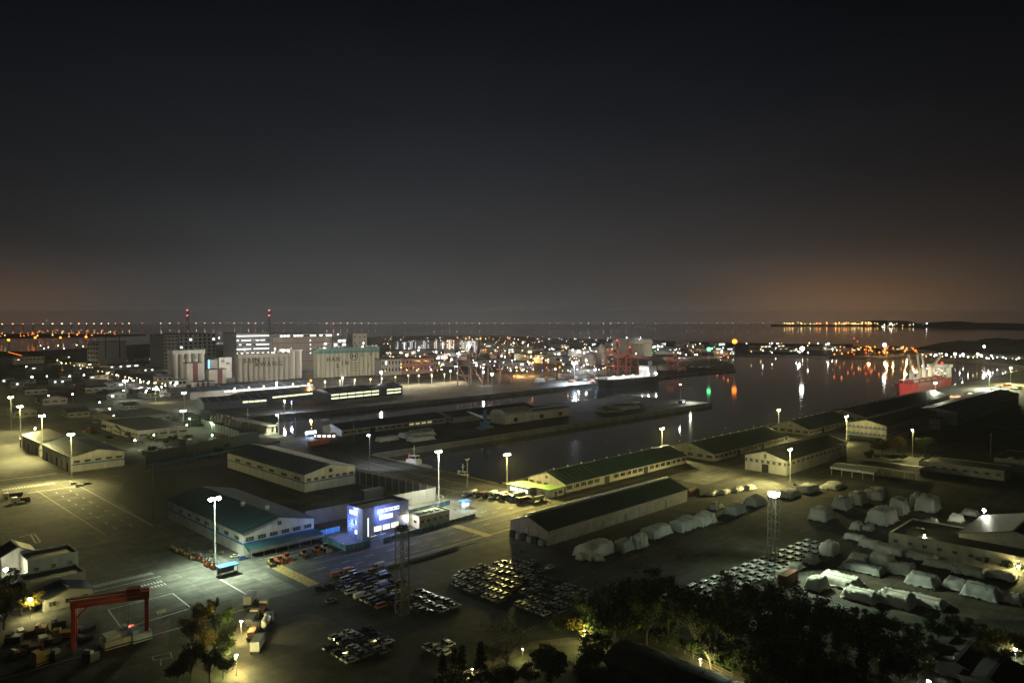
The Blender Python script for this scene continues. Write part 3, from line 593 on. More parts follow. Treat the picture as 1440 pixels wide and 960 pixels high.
t, L, h, r = silos('cream silos with teal top band lettered HAN LIN and a round emblem', (446, 531.5), (535, 526.5), 493, 15, SILO2, 2, SILOBAND, 2.5, SILOBAND)
for i, ch in enumerate('HAN'): letter(t, ch, L*.17+i*L*.075, h*.66, 7.5)
for i, ch in enumerate('LIN'): letter(t, ch, L*.31+i*L*.072, h*(.42 if i == 0 else .50), 7)
em = MB(); 
for k in range(24):
    a0, a1 = 2*PI*k/24, 2*PI*(k+1)/24; em.bar((5.2*math.cos(a0), 0, 5.2*math.sin(a0)), (5.2*math.cos(a1), 0, 5.2*math.sin(a1)), .7)
em.bar((-2, 0, 2.8), (-2, 0, -2.8), .9); em.bar((2, 0, 2.8), (2, 0, -2.8), .9); em.bar((-2, 0, 0), (2, 0, 0), .9); em.build('emblem', LETTER, t, (L*.565, -.5, h*.76))
for j in range(4):
    for i in range(5): MB().box(-.6, .6, -.1, .1, -.5, .5).build('emblem_dot', LETTER, t, (L*.52+i*2.4, -.5, h*.50-j*3.2))
for x, z, ch in ((.70, .78, 'C'), (.84, .80, 'F'), (.80, .40, 'J'), (.93, .66, '~')): letter(t, ch, L*x, h*z, 6)
t, L, h, r = silos('grey silo cluster behind the white and maroon elevator tower', (243, 536), (290, 533), 498, 5, SILO, 2)
letter(t, 'C', r*7, h*.86, 5); letter(t, 'F', r*3.6, h*.84, 5)
MAROON = mat('maroon_cladding', (.17, .05, .065), .7, var=.25, scale=.1)
def tower(label, x0, x1, yb, yt, m, depth=14, bands=(), wins=(), name='building', cat='building', lit='win_cool', roof=True, group=None):
    t, L = line_thing(label, name, cat, (x0, yb), (x1, yb-(x1-x0)*.055), group); h = ZT(x0, yb, yt)
    MB().box(0, L, 0, depth, 0, h).build('wall', m, t)
    if roof: MB().box(-.4, L+.4, -.4, depth+.4, h, h+.8).build('roof', R_DARK, t)
    for p0, p1, mm in bands: MB().box(L*p0, L*p1, -.25, -.02, 0, h-.1).build('cladding_strip', mm, t)
    for face, cols, rows, wf, hf, pl, z0 in wins:
        span = L if face == 'v' else depth
        for j in range(rows):
            for i in range(cols):
                w, hh = span/cols*wf, (h*(1-z0))/rows*hf; q = span*(i+.5)/cols; z = h*z0 + h*(1-z0)*(j+.3)/rows; l_ = rnd.random() < pl
                b = MB(); (b.box(q-w/2, q+w/2, -.2, -.03, z, z+hh) if face == 'v' else b.box(-.2, -.03, q-w/2, q+w/2, z, z+hh)); b.build('window', MATS[lit] if l_ else PANE, t)
    return t, L, h
tower('white and maroon elevator tower in front of the grey silos', 263, 285, 541, 511, W_WHITE, 12, ((.38, .70, MAROON),))
tower('white elevator block with dark lettering left of the lettered silos', 294, 318, 540, 520, W_WHITE, 12, ((.5, .78, MAROON),))
t, L, h = tower('white signboard block with dark writing above the elevator tower', 308, 326, 532, 503, W_WHITE, 9)
for i, ch in enumerate(('ul', 'in')): letter(t, ch, L*(.3+.4*i), h*(.86-.14*i), 6)
tower('pale low block with a blue sign between the elevators', 293, 306, 533, 506, W_GREY, 8, ((0, .12, MATS['sign_blue']),))
tower('small maroon-striped gatehouse at the foot of the elevators', 273, 302, 547.5, 537.5, W_WHITE, 10, ((.12, .24, MAROON), (.36, .5, MAROON), (.62, .74, MAROON)))
tower('low white canopy building beside the grey silos', 240, 262, 545, 535, W_WHITE, 8, (), (('v', 4, 1, .7, .5, .2, .2),))
def big(label, x0, x1, yb, yt, m, depth, wins, **k): return tower(label, x0, x1, yb, yt, m, depth, (), wins, **k)
big('large grey plant block with a dark grid of openings behind the silos', 252, 304, 520, 470, W_GREY, 40, (('v', 8, 6, .5, .55, .04, .35), ('u', 6, 6, .5, .4, .05, .3)))
big('slim grey block adjoining the large plant block', 231, 251, 521, 471, W_GREY, 40, (('v', 4, 9, .7, .3, .0, .1),))
big('grey factory block with rows of glowing window strips', 333, 383, 525, 469, W_GREY, 38, (('v', 15, 6, .86, .24, .80, .34),))
t, L, h = big('brown cladded block with lit top strip and a column of lamps', 384, 467, 523, 470, BRICK, 42, (('v', 18, 1, .8, .42, .6, .9),))
for j in range(4): MB().box(-.8, .8, -.3, -.03, 0, 1.6).build('wall_lamp', MATS['win_cool'], t, (L*.62, 0, h*(.80-.115*j)))
for z in (.25, .5, .75): MB().box(0, L, -.12, -.02, h*z, h*z+.6).build('panel_joint', R_DARK, t)
big('block with square glowing windows behind the brown block', 469, 487, 516, 477, W_WHITE, 20, (('v', 3, 4, .7, .55, .85, .45),))
big('beige tower rising behind the cream silos', 496, 516, 505, 469, mat('beige_wall', (.48, .46, .36), .8, var=.2), 16, (('v', 3, 3, .3, .2, .0, .3),))
big('dark block standing alone left of the plant', 139, 178, 516, 481, W_GREY, 30, (('v', 2, 1, .06, .9, .0, .05), ('u', 4, 5, .5, .4, .0, .1)))
big('long low pale hall on the left skyline', 18, 62, 513, 503, W_CREAM, 40, (('v', 8, 1, .7, .3, .05, .4),))
big('brown brick mill with arched windows right of the cream silos', 565, 610, 526, 505, mat('mill_brick', (.30, .16, .12), .8, var=.35, scale=.2), 30, (('v', 9, 2, .4, .5, .05, .1),))
big('grey brick mill between the cream silos and the brown mill', 536, 564, 528, 506, W_GREY, 30, (('v', 6, 2, .4, .5, .1, .1),))
silos('row of grey silos beyond the red cranes', (886, 503), (918, 500.5), 483, 10, SILO, 2, headh=5)
tower('grey workhouse tower beside the far silos', 872, 885, 503.5, 478, W_GREY, 18)
def dome(label, px, pyb, pyt, wpx, m, name='storage_dome', squash=1.0):
    g = G(px, pyb); h = ZT(px, pyb, pyt); r = wpx/2*g.y/FPX; t = thing(name, label, 'storage dome', g)
    MB().lathe([(r, 0), (r, h*.45)], 20).build('drum', m, t); MB().lathe([(r, h*.45), (r*.93, h*.65), (r*.7, h*.85), (r*.35, h*.97), (.2, h)], 20).build('dome_roof', m, t)
dome('white domed storage tank among the harbour lights', 847, 512, 484, 17, W_WHITE); dome('ribbed pale storage drum left of the white dome', 829, 513, 495, 22, SILO); dome('low rounded heap shelter beside the lone red crane', 936, 520, 511, 22, CONC)
# long dark sheds with glowing glazing bands
def lit_shed(label, p0, p1, depth, h, rows, mglow, gaps=0, seg=9, f0=0., f1=1.):
    t, L = line_thing(label, 'transit_shed', 'shed', p0, p1); MB().extr([(0, 0), (depth, 0), (depth, h), (depth/2, h+3), (0, h)], 0, L).build('wall', mat('dark_shed_wall', (.07, .075, .08), .75, var=.3, scale=.2), t)
    r = MB()
    for e, m_ in ((-.6, depth/2), (depth+.6, depth/2)): r.extr([(e, h-.1), (m_, h+3.1), (m_, h+3.35), (e, h+.15)], -.6, L+.6)
    r.build('roof', R_NAVY, t)
    for z in rows:
        for i in range(seg):
            if i in (gaps or ()): continue
            x0 = L*(f0+(f1-f0)*(i+.06)/seg); x1 = L*(f0+(f1-f0)*(i+.94)/seg); MB().box(x0, x1, -.2, -.03, h*z, h*z+1.25).build('lit_glazing', MATS[mglow], t)
    for i in range(6): MB().bar((L*(i+.5)/6, .2, h+.35), (L*(i+.5)/6, depth/2, h+3.6), .5, .2).build('roof_light', R_PALE, t)
lit_shed('long navy-roofed shed with one yellow-green glazing band by the channel', (352, 571), (455, 559.5), 26, 7.5, (.62,), 'strip_yellow', (), 10, .28, 1.)
lit_shed('long navy-roofed shed with two glowing glazing bands by the channel', (463, 565.5), (566, 555), 24, 8, (.30, .66), 'strip_yellow', (6,), 9, .02, .98)
lit_shed('long navy-roofed shed with a thin glazing band below the silos', (268, 562), (440, 549), 26, 6.5, (.7,), 'win_cool', (), 13, .25, 1.)
lit_shed('dark shed with a blue glowing sign at its corner', (287, 577), (375, 570), 20, 6, (.6,), 'strip_yellow', (0, 1, 2, 3, 4, 5), 10)
t = thing('sign', 'glowing blue sign at the corner of the dark shed', 'sign', G(292, 573), UA); MB().box(0, 8, 0, .5, 3, 5.4).build('panel', MATS['sign_blue'], t); MB().bar((1, .7, 0), (1, .7, 5), .3).build('post', STEEL, t); MB().bar((7, .7, 0), (7, .7, 5), .3).build('post', STEEL, t)
# ---- quay cranes
RED = mat('red_crane_paint', (.42, .09, .07), .5, var=.25, scale=.3); DKRED = mat('dark_crane_paint', (.12, .05, .05), .6, var=.25, scale=.3)
def quay_crane(label, px, pyb, pyt, m, raised=False, legw=11, boom=34, red=True):
    g = G(px, pyb); h = ZT(px, pyb, pyt); t = thing('quay_crane', label, 'crane', g, UA); hb = h*.60; w = .95; d = 9
    for x in (-legw, legw):
        for y in (-d, d): MB().bar((x, y, 0), (x*.9, y, hb), .95, .95).build('leg', m, t)
        MB().bar((x*.95, -d, hb*.45), (x*.95, d, hb*.45), .75).build('portal_beam', m, t); MB().bar((x*.97, -d, hb*.1), (x*.92, d, hb*.9), .7).build('diagonal', m, t)
    for y in (-d, d): MB().bar((-legw*.92, y, hb*.9), (legw*.92, y, hb*.9), .85).build('cross_beam', m, t)
    if raised: MB().bar((0, -d, hb), (0, -d-6, hb+h*.55), 1.6, 2.2).build('boom', m, t)
    else: MB().bar((0, -d-boom, hb+1), (0, d+10, hb+1), 1.1, 1.3).build('boom', m, t)
    MB().bar((-4, -d*.4, hb), (0, -2, h), 1.1).build('mast', m, t); MB().bar((4, -d*.4, hb), (0, -2, h), 1.1).build('mast', m, t); MB().bar((0, d, hb), (0, -2, h), .8).build('back_stay', m, t)
    if not raised: MB().bar((0, -2, h), (0, -d-boom*.8, hb+1.5), .5).build('fore_stay', m, t)
    MB().box(-3, 3, d*.2, d+4, hb+2, hb+6).build('machine_house', m, t)
    if red: MB().ball((0, -2, h+1.0), .9, 8).build('beacon', MATS['glare_red'], t)
quay_crane('red quay crane with tall mast beside the black ship', 866, 527, 479.5, RED, False, 9, 24)
quay_crane('red quay crane with beacon nearer the ship superstructure', 884, 525.5, 489, RED, False, 9, 24)
quay_crane('lone red portal crane on the quay past the black ship', 951, 522.5, 498, RED, False, 9, 16, False)
quay_crane('dark quay crane with raised boom, farther from the ferry lights', 661, 542, 486, DKRED, True, 10, 30, False)
quay_crane('dark quay crane with raised boom, nearest the bluish floodlight', 703, 538, 485, DKRED, True, 10, 30, False)
quay_crane('dark crane standing in the far glow beyond the lone red crane', 965, 500, 482, DKRED, False, 9, 20, False)
quay_crane('dark crane at the green-lit berth', 985, 500, 485, DKRED, False, 9, 20, False)
# ---- bridge
BR = mat('bridge_concrete', (.25, .25, .24), .8, var=.2, scale=.01)
pts = [(-60, 463.5), (100, 461.8), (200, 460.6), (300, 460.0), (440, 460.2), (600, 460.6), (740, 460.9), (900, 460.4), (1095, 460.4)]
bt = thing('sea_bridge', 'long dark bridge carrying a string of lamps across the far water', 'bridge', (0, 0, WZ)); GP = [G(*p, WZ) for p in pts]; dk = MB()
for p, q in zip(GP[:-1], GP[1:]): dk.bar((p.x, p.y, 32), (q.x, q.y, 32), 24, 3)
dk.build('deck', BR, bt)
pm = MB().box(-1.6, 1.6, -3, 3, 0, 30).mesh('pier', BR); lm = [MB().ball((0, 0, 0), 3.0, 6).mesh('lamp', glow(nm, c, s)) for nm, c, s in (('bridge_lamp', (1, .72, .40), 16), ('bridge_lamp_orange', (1, .42, .14), 16), ('bridge_lamp_white', (1, .9, .75), 7))]
nb = 0
for p, q in zip(GP[:-1], GP[1:]):
    n_ = max(2, int((q-p).length/75))
    for i in range(n_):
        c = p.lerp(q, i/n_); put('pier', pm, bt, (c.x, c.y, 0)); left = c.x/c.y < -.2
        if rnd.random() < .86: put('lamp', rnd.choice(lm[:2] if left else [lm[0], lm[2]]), bt, (c.x, c.y, 42), scale=rnd.uniform(.45, 1.2) if left else rnd.uniform(.35, .8))
        nb += 1
for px in (264, 379):
    c = G(px, 460, WZ); z1, z2 = at(px, 436, c.y).z - WZ, at(px, 443.5, c.y).z - WZ
    b = MB(); b.bar((c.x-14, c.y, 0), (c.x-3, c.y, z1-4), 7); b.bar((c.x+14, c.y, 0), (c.x+3, c.y, z1-4), 7); b.bar((c.x-8, c.y, z1*.55), (c.x+8, c.y, z1*.55), 5); b.build('pylon', BR, bt)
    for z in (z1, z2): MB().ball((0, 0, 0), 4, 8).build('warning_light', glow('warning_red', (1, .08, .08), 30), bt, (c.x, c.y-6, z))
# ---- far lamps: every light stands on its own pole
LM = {}
for k in ('white', 'warm', 'orange', 'red', 'green', 'blue'):
    b = MB(); b.lathe([(.25, 0), (.16, 11.2)], 5, 0); b.ball((0, 0, 12), .78, 8, 1); LM[k] = b.mesh('street_lamp', [LAMPMAT, MATS['glare_'+k]])
LB = {}
for k in LM:
    b = MB(); b.lathe([(.3, 0), (.2, 10.8)], 5, 0); b.ball((0, 0, 12), 1.25, 10, 1); LB[k] = b.mesh('street_lamp', [LAMPMAT, MATS['glare_'+k]])
LN = {'white': 'white', 'warm': 'warm yellow', 'orange': 'orange', 'red': 'red', 'green': 'green', 'blue': 'violet blue'}
NL = [0]; extra = []
def far_lamp(px, py, k, where, s=1.0, e=0):
    big_ = s > 2.05; p = G(px, py, 12*s)
    if e and NL[0] < 298:
        d = bpy.data.lights.new('lamp_light', 'POINT'); d.energy = e*LK*.6; d.color = {'white': (1, .95, .85), 'warm': (1, .82, .5), 'orange': (1, .5, .15), 'green': (.4, 1, .5), 'red': (1, .1, .1), 'blue': (.5, .6, 1)}[k]; d.shadow_soft_size = .6
        lo = bpy.data.objects.new('lamp_light', d); COL.objects.link(lo); lo.location = (0, 0, 12-1.5/s)
    if NL[0] >= 298: extra.append((p, k, s)); return
    NL[0] += 1; o = put('street_lamp', LB[k] if big_ else LM[k], None, (p.x, p.y, 0), 0, s)
    if e: lo.parent = o
    tag(o, LN[k] + ' lamp on a pole ' + where, 'street lamp', LN[k] + ' lamps ' + where)
for x, y in ((371, 544), (389, 542), (412, 541), (434, 540), (457, 537), (478, 536), (499, 534.5), (521, 534), (537, 533), (556, 531), (574, 529), (589, 529), (607, 528), (625, 527), (350, 545.5), (330, 547), (643, 525.5)): far_lamp(x, y-1, 'warm', 'along the road below the silos', rnd.uniform(.75, .95), 30000)
far_lamp(437, 535, 'orange', 'standing alone beside the silo road', 1.3, 12000); far_lamp(389, 538.5, 'white', 'by the foot of the lettered silos', 1.15, 270000); far_lamp(482, 531, 'white', 'before the cream silos', 1.1, 230000); far_lamp(536, 523.5, 'white', 'at the end of the cream silos', 1.6, 60000)
for i in range(27):
    t_ = i/26; far_lamp(82+t_*150+rnd.uniform(-2, 2), 508+t_*34+rnd.uniform(-2, 1), rnd.choice(('warm', 'warm', 'white')), 'lining the avenue on the left', rnd.uniform(.45, .75), 6000 if i % 3 == 0 else 0)
for x, y in ((188, 535), (197.5, 537), (208, 538.5), (220, 544), (227, 544), (240, 538), (246, 541), (174, 549), (206, 549), (205, 551), (68, 556), (102, 554), (158, 557)): far_lamp(x, y, 'white', 'around the junction before the silos', rnd.uniform(.55, .9), 3500 if y < 545 else 0)
for x, y, k, s in ((12, 478, 'orange', 2.2), (49.5, 474.5, 'orange', 2.2), (85, 474.5, 'orange', 2.1), (121, 473.5, 'orange', 2.2)): far_lamp(x, y, k, 'towering at the container terminal', s, 90000)
for x, y in ((57, 486), (68, 488), (82, 486), (108, 485), (117, 486.5), (125, 487), (62, 490), (90, 490), (138, 497), (37, 515), (45, 530), (66, 529), (118, 527), (98, 529)): far_lamp(x, y, 'white', 'between the terminal and the left halls', rnd.uniform(.7, 1.1))
for i in range(12): far_lamp(12+i*1.7, 495+i*.45, 'orange', 'strung along the terminal quay', .6)
for x, y, k, s in ((1033, 480, 'orange', 3.0), (997, 491, 'green', 2.3), (1009, 495.5, 'orange', 1.3), (1128, 490, 'white', 2.3), (1165, 483, 'white', 1.6), (1244, 485, 'white', 2.2), (1384, 487, 'white', 2.0), (1316, 499, 'white', 1.7), (1331, 498.5, 'white', 1.7), (1343, 497.5, 'white', 2.0), (1354, 498, 'white', 1.6), (1375, 498, 'white', 1.9), (1380, 500, 'white', 1.6), (1394, 500, 'white', 1.2), (1201, 476, 'red', 1.6), (1206, 480, 'red', 1.4), (1018, 500, 'red', 1.2), (1024, 502, 'orange', 1.2)):
    far_lamp(x, y, k, 'on the far shore beyond the basin', s, 34000 if s > 1.9 else 0)
for i in range(46): far_lamp(rnd.uniform(1168, 1290), rnd.uniform(487, 498), rnd.choice(('orange', 'orange', 'orange', 'warm', 'orange', 'red')), 'at the orange-lit far berths', rnd.uniform(.9, 1.5), 42000 if i % 6 == 0 else 0)
for i in range(26): far_lamp(rnd.uniform(1050, 1185), rnd.uniform(482, 496), rnd.choice(('white', 'warm', 'white')), 'on the low point before the orange berths', rnd.uniform(.6, 1.1), 40000 if i % 8 == 0 else 0)
for i in range(24): far_lamp(1296+i*6+rnd.uniform(-2, 2), 499.5+i*.22+rnd.uniform(-1.5, 1), rnd.choice(('white', 'white', 'warm')), 'along the right-hand far promontory', rnd.uniform(.6, 1.0))
for i in range(60): far_lamp(rnd.uniform(560, 850), 476+rnd.random()**1.3*44, rnd.choice(('white', 'white', 'warm', 'warm', 'orange')), 'scattered through the harbour town', rnd.uniform(.6, 1.3), 75000 if i % 3 == 0 else 0)
for x, y, k, s in ((572, 499, 'white', 1.6), (692, 526, 'white', 1.5), (680, 523, 'white', 1.2), (814, 494, 'white', 2.0), (735, 482, 'warm', 1.5), (660, 476, 'orange', 1.5), (676, 475, 'orange', 1.6), (716, 476, 'orange', 1.7), (643, 474.5, 'orange', 1.4), (475, 470, 'white', 1.4), (308, 475, 'white', 1.3), (318, 475, 'white', 1.3), (410, 564, 'blue', .7), (400, 563.5, 'white', .8)): far_lamp(x, y, k, 'shining strongly above the town roofs', s, 60000 if y < 500 else 14000)
for i in range(45): far_lamp(rnd.uniform(870, 1030), rnd.uniform(481, 499), rnd.choice(('white', 'white', 'warm', 'green')), 'behind the far silos and cranes', rnd.uniform(.6, 1.1), 50000 if i % 5 == 0 else 0)
for i in range(480): far_lamp(rnd.uniform(535, 865), 474+rnd.random()**1.5*48, rnd.choice(('white', 'white', 'warm', 'warm', 'orange', 'blue')), '', rnd.uniform(.5, 1.0))
for i in range(20): far_lamp(rnd.uniform(0, 240), rnd.uniform(500, 550), rnd.choice(('warm', 'warm', 'orange')), '', rnd.uniform(.3, .6))
for i in range(46): far_lamp(rnd.uniform(0, 165), rnd.uniform(464, 473), rnd.choice(('orange', 'warm', 'orange', 'orange')), '', rnd.uniform(1.4, 2.4))
for i in range(70): p = at(rnd.triangular(1085, 1245, 1215), rnd.uniform(453.2, 456), 8600); extra.append((Vector((p.x, p.y, max(p.z, 10))), 'warm' if rnd.random() < .75 else 'orange', rnd.uniform(2.0, 3.6)))
for i in range(60): p = at(rnd.uniform(1245, 1440), 0, 8300); q = at((720+p.x*FPX/p.y), rnd.uniform(454.5, 460), 8000); extra.append((q, rnd.choice(('white', 'warm', 'warm')), rnd.uniform(1.4, 2.6)))
b = MB(); ks = list(LM)
for p, k, s in extra:
    mi = ks.index(k); b.ball((p.x, p.y, p.z), (.62 if p.y < 5000 else 1.7)*s, 6, mi); 
    b.bar((p.x, p.y, 0), (p.x, p.y, p.z-.7*s), .2*s, mi=len(ks))
o = b.build('distant_lamps', [MATS['glare_'+k] for k in ks]+[LAMPMAT]); o['kind'] = 'stuff'
# ---- the town: apartment towers and low blocks
cw = [mat('town_wall_%d' % i, c, .8, var=.2, scale=.05) for i, c in enumerate(((.34, .34, .33), (.28, .27, .25), (.40, .38, .34), (.24, .26, .27)))]
for i, x in enumerate(range(556, 672, 9)):
    t, L, h = tower('slab apartment tower with a bright stair strip in the row behind the mills', x, x+6.5+rnd.random()*1.5, 497+rnd.uniform(-2, 2), 479+rnd.uniform(-1.5, 2), cw[i % 4], 14, (), (('v', 3, 6, .5, .45, .45, .08),), name='apartment_tower', cat='apartment tower', lit=rnd.choice(('win_pale', 'win_warm', 'win_pale')), group='apartment towers behind the mills')
    MB().box(L*.45, L*.58, -.35, -.22, 2, h*.95).build('stair_strip', MATS['win_cool'] if i % 2 else MATS['win_pale'], t)
for i in range(70):
    x = rnd.uniform(555, 860); y = rnd.uniform(484, 520) if x < 780 else rnd.uniform(482, 512); w = rnd.uniform(8, 22); hh = rnd.uniform(4, 9)*(1.3-.012*(520-y))
    ti = rnd.randrange(4); lit_ = rnd.choice(('win_cool', 'win_warm')); where = 'behind the brick mills' if x < 625 else 'between the mills and the raised dark cranes' if x < 690 else 'behind the bluish floodlight quay' if x < 790 else 'beside the storage domes'
    lab = '%s %s block with %s windows %s' % (('pale grey', 'brown-grey', 'cream', 'slate')[ti], 'wide low' if w > 15 else 'narrow low', 'white-lit' if lit_ == 'win_cool' else 'yellow-lit', where)
    tower(lab, x, x+w, y, y-hh, cw[ti], rnd.uniform(15, 40), (), (('v', rnd.randint(2, 4), rnd.randint(1, 2), .5, .4, .5, .1),), name='town_block', cat='building', lit=lit_, group=lab+' (town)')
for i in range(26):
    x = rnd.uniform(885, 1025); y = rnd.uniform(486, 500); ti = i % 4; tower('low %s quay block beyond the far silos' % ('pale grey', 'brown-grey', 'cream', 'slate')[ti], x, x+rnd.uniform(6, 15), y, y-rnd.uniform(3, 8), cw[ti], 25, (), (('v', 3, 1, .6, .4, .6, .2),), name='quay_block', cat='building', group='quay blocks beyond the far silos')
for i in range(34):
    x = rnd.uniform(-10, 235); y = rnd.uniform(505, 556); s_ = (y-450)/100
    ti = rnd.randrange(4); w = rnd.uniform(12, 34); where = 'behind the lamp-lined avenue' if y < 520 else 'beside the lamp-lined avenue' if y < 540 else 'before the junction floodlights'
    lab = '%s %s workshop %s' % (('pale grey', 'brown-grey', 'cream', 'slate')[ti], 'long' if w > 23 else 'short', where)
    tower(lab, x, x+w, y, y-rnd.uniform(4, 8)*s_*1.3, cw[ti], rnd.uniform(14, 30), (), (('v', 3, 1, .5, .35, .22, .3),), name='workshop', cat='building', group=lab+'s')
for i in range(20):
    x = rnd.uniform(1050, 1285); y = rnd.uniform(489, 497); ti = i % 4; tower('low %s shed on the far berths' % ('pale grey', 'brown-grey', 'cream', 'slate')[ti], x, x+rnd.uniform(6, 16), y, y-rnd.uniform(2, 5), cw[ti], 30, (), (('v', 3, 1, .6, .4, .5, .2),), name='berth_shed', cat='building', lit='win_warm', group='low sheds on the far berths')
for i in range(12):
    x = rnd.uniform(1300, 1440); y = 499+(x-1300)*.04; ti = i % 4; tower('small %s block on the far promontory' % ('pale grey', 'brown-grey', 'cream', 'slate')[ti], x, x+rnd.uniform(5, 12), y, y-rnd.uniform(2, 5), cw[ti], 20, (), (('v', 3, 1, .6, .4, .5, .2),), name='shore_block', cat='building', group='blocks on the far promontory')
# ================================================================== OFFICE, FENCES, SMALL BUILDINGS
glow('office_blue', (.62, .72, 1), 2.4, True); glow('office_white', (.85, .93, 1), 1.7, True); glow('office_warm', (.95, 1, .7), 1.6)
def point(par, loc, color, energy, size=.25):
    d = bpy.data.lights.new('lamp_light', 'POINT'); d.energy = energy*LK; d.color = color; d.shadow_soft_size = size; o = bpy.data.objects.new('lamp_light', d); COL.objects.link(o); o.parent = par; o.location = loc
OFFW = mat('office_wall', (.30, .31, .36), .6, var=.2, scale=.5); OFFD = mat('office_dark_panel', (.10, .11, .17), .5, var=.2, scale=.5)
t = thing('office_building', 'blue-lit port office with glowing windows and pale stair tower', 'office', F(-87, -123.5), UA); L, Wd, h = 18.5, 8.5, 8.9
MB().box(0, L, 0, Wd, 0, h).build('wall', OFFD, t); MB().box(.5, L-.5, .5, Wd-.5, h, h+.12).build('roof', CONC, t)
p = MB(); p.box(0, L, 0, .3, h, h+.9); p.box(0, L, Wd-.3, Wd, h, h+.9); p.box(0, .3, .3, Wd-.3, h, h+.9); p.box(L-.3, L, .3, Wd-.3, h, h+.9); p.build('parapet', OFFD, t)
st = MB().box(-.6, 3.6, -1.4, 1.8, 0, h+1.2).build('stair_tower', CONC, t); MB().box(1.2, 1.6, -1.5, -1.38, 1, 7).build('slit_window', MATS['office_white'], st)
sg = MB().box(6, 14.5, -.16, -.03, 7.4, 8.5).build('sign_strip', MATS['office_blue'], t)
for i in range(9): MB().box(6.3+i*.92, 6.95+i*.92, -.2, -.165, 7.65, 8.25).build('sign_letter', MATS['office_white'] if i % 2 else OFFD, sg)
for x, w in ((7.4, 1.6), (10.2, 3.4)): MB().box(x-w/2, x+w/2, -.13, -.03, 5.0, 6.5).build('lit_window', MATS['office_white'], t)
for x in (15.4, 17): window(t, x, -.05, 5, 1.3, 1.5, 'v')
for x in (6.0, 9.4, 12.8): MB().box(x-1.4, x+1.4, -.13, -.03, 1.6, 3.2).build('lit_window', MATS['office_warm'], t); MB().box(x-1.5, x+1.5, -.2, -.03, 1.4, 1.58).build('sill', OFFW, t)
for y, z, w, mm in ((4.2, 7.2, 5.5, 'office_blue'), (2.6, 1.2, 2.6, 'office_white')): MB().box(-.14, -.03, y-w/2, y+w/2, z, z+1.3).build('lit_window', MATS[mm], t)
for z in (3.8, 1.2):
    for y in (4.6, 6.8): window(t, -.05, y, z+.2, 1.4, 1.6, 'u')
for loc in ((-1.0, 3.2, 9.4), (-2.2, 6, 4.2), (8, -2.6, 6.8)): point(t, loc, (.26, .38, 1), 1700)
MB().box(-.5, .1, 2.9, 3.5, 9.1, 9.7).build('wall_flood', MATS['office_white'], t); MB().box(17.8, 18.2, -.6, -.03, 3.0, 3.5).build('wall_lamp', MATS['office_warm'], t); point(t, (18, -1.4, 3.4), (1, .95, .75), 700)
t, L, Wd = flat('flat cream annex with pale green roof beside the port office', -66.4, -53, -126.5, -118.5, 3.6, W_CREAM, mat('pale_green_roof', (.24, .28, .20), .8, var=.3, scale=.4), (('v', 5, 1.6, 1.4, 1.0), ('u', 2, 1.6, 1.4, 1.0)))
for i in range(4): MB().box(2+i*2.6, 3.3+i*2.6, 3, 4.2, 3.7, 4.3).build('roof_unit', STEEL, t)
t = thing('gate_kiosk', 'small blue-lit gate kiosk at the end of the blue fence', 'kiosk', F(-39, -118), UA); MB().box(0, 3, 0, 2.4, 0, 2.6).build('cabin', W_WHITE, t); MB().box(-.6, 3.6, -.6, 3, 2.6, 2.8).build('roof', BLUEP, t); MB().box(.4, 2.6, -.08, -.02, 1.0, 2.1).build('window', MATS['office_blue'], t); point(t, (-1, -.9, 2.4), (.75, .85, 1), 500)
# shelter
t = thing('blue_shelter', 'open blue-roofed shelter at the foot of the tall floodlight mast', 'shelter', G(310, 812), UA); MB().box(-.3, 5.3, -.3, 3, 2.5, 2.75).build('roof', BLUEP, t)
for x in (0, 4.8):
    for y in (0, 2.5): MB().box(x, x+.15, y, y+.15, 0, 2.5).build('post', STEEL, t)
MB().box(.2, 4.8, 2.3, 2.4, .3, 2.3).build('back_panel', OFFD, t); MB().box(.3, 4.7, 1.7, 2.2, .4, .5).build('bench', STEEL, t)
# fences: every post and panel its own part
FDARK = mat('dark_screen', (.10, .105, .11), .7, var=.3, scale=.4); FGREEN = mat('green_screen', (.10, .14, .095), .75, var=.3, scale=.3); FBLUE = mat('blue_fence_sheet', (.08, .24, .36), .6, var=.25, scale=.6); FGREY = mat('grey_screen', (.19, .185, .18), .75, var=.3, scale=.3)
def fence(label, p, q, h, step, m, postm=STEEL, th=.08, postw=.22, over=.0):
    d = q-p; L = d.length; t = thing('fence', label, 'fence', p, math.atan2(d.y, d.x)); n = max(1, round(L/step)); s = L/n
    pm = MB().box(.12, s-.12, -th/2, th/2, .1, h).mesh('panel', m); po = MB().box(-postw/2, postw/2, -postw/2, postw/2, 0, h+over).mesh('post', postm)
    for i in range(n): put('panel', pm, t, (i*s, 0, 0))
    for i in range(n+1): put('post', po, t, (i*s, 0, 0))
    MB().box(0, L, th/2+.01, th/2+.08, h*.5, h*.5+.12).build('rail', postm, t); return t
fence('tall dark screen fence with pale posts along the quay road', F(-43, -51), F(-38.5, -100.5), 5.4, 4.1, FDARK, STEEL, postw=.32, over=.1)
fence('tall grey screen wall behind the port office', F(-38.8, -100.6), F(-92, -97), 5.2, 3.6, FGREY, FGREY)
fence('low blue sheet fence in front of the port office', F(-84, -131), F(-44, -129.5), 1.5, 3, FBLUE)
fence('low blue sheet fence behind the annex', F(-66, -110), F(-38, -109), 1.8, 3, FBLUE)
fence('blue sheet fence running from the awning shed to the office yard', F(-97, -113), F(-97, -129.5), 1.8, 3, FBLUE)
fence('short blue sheet fence closing the office yard', F(-97, -129.8), F(-89, -131), 1.8, 2.8, FBLUE)
fence('low blue sheet fence behind the office yard', F(-96.8, -110.5), F(-87, -110.2), 1.8, 2.6, FBLUE)
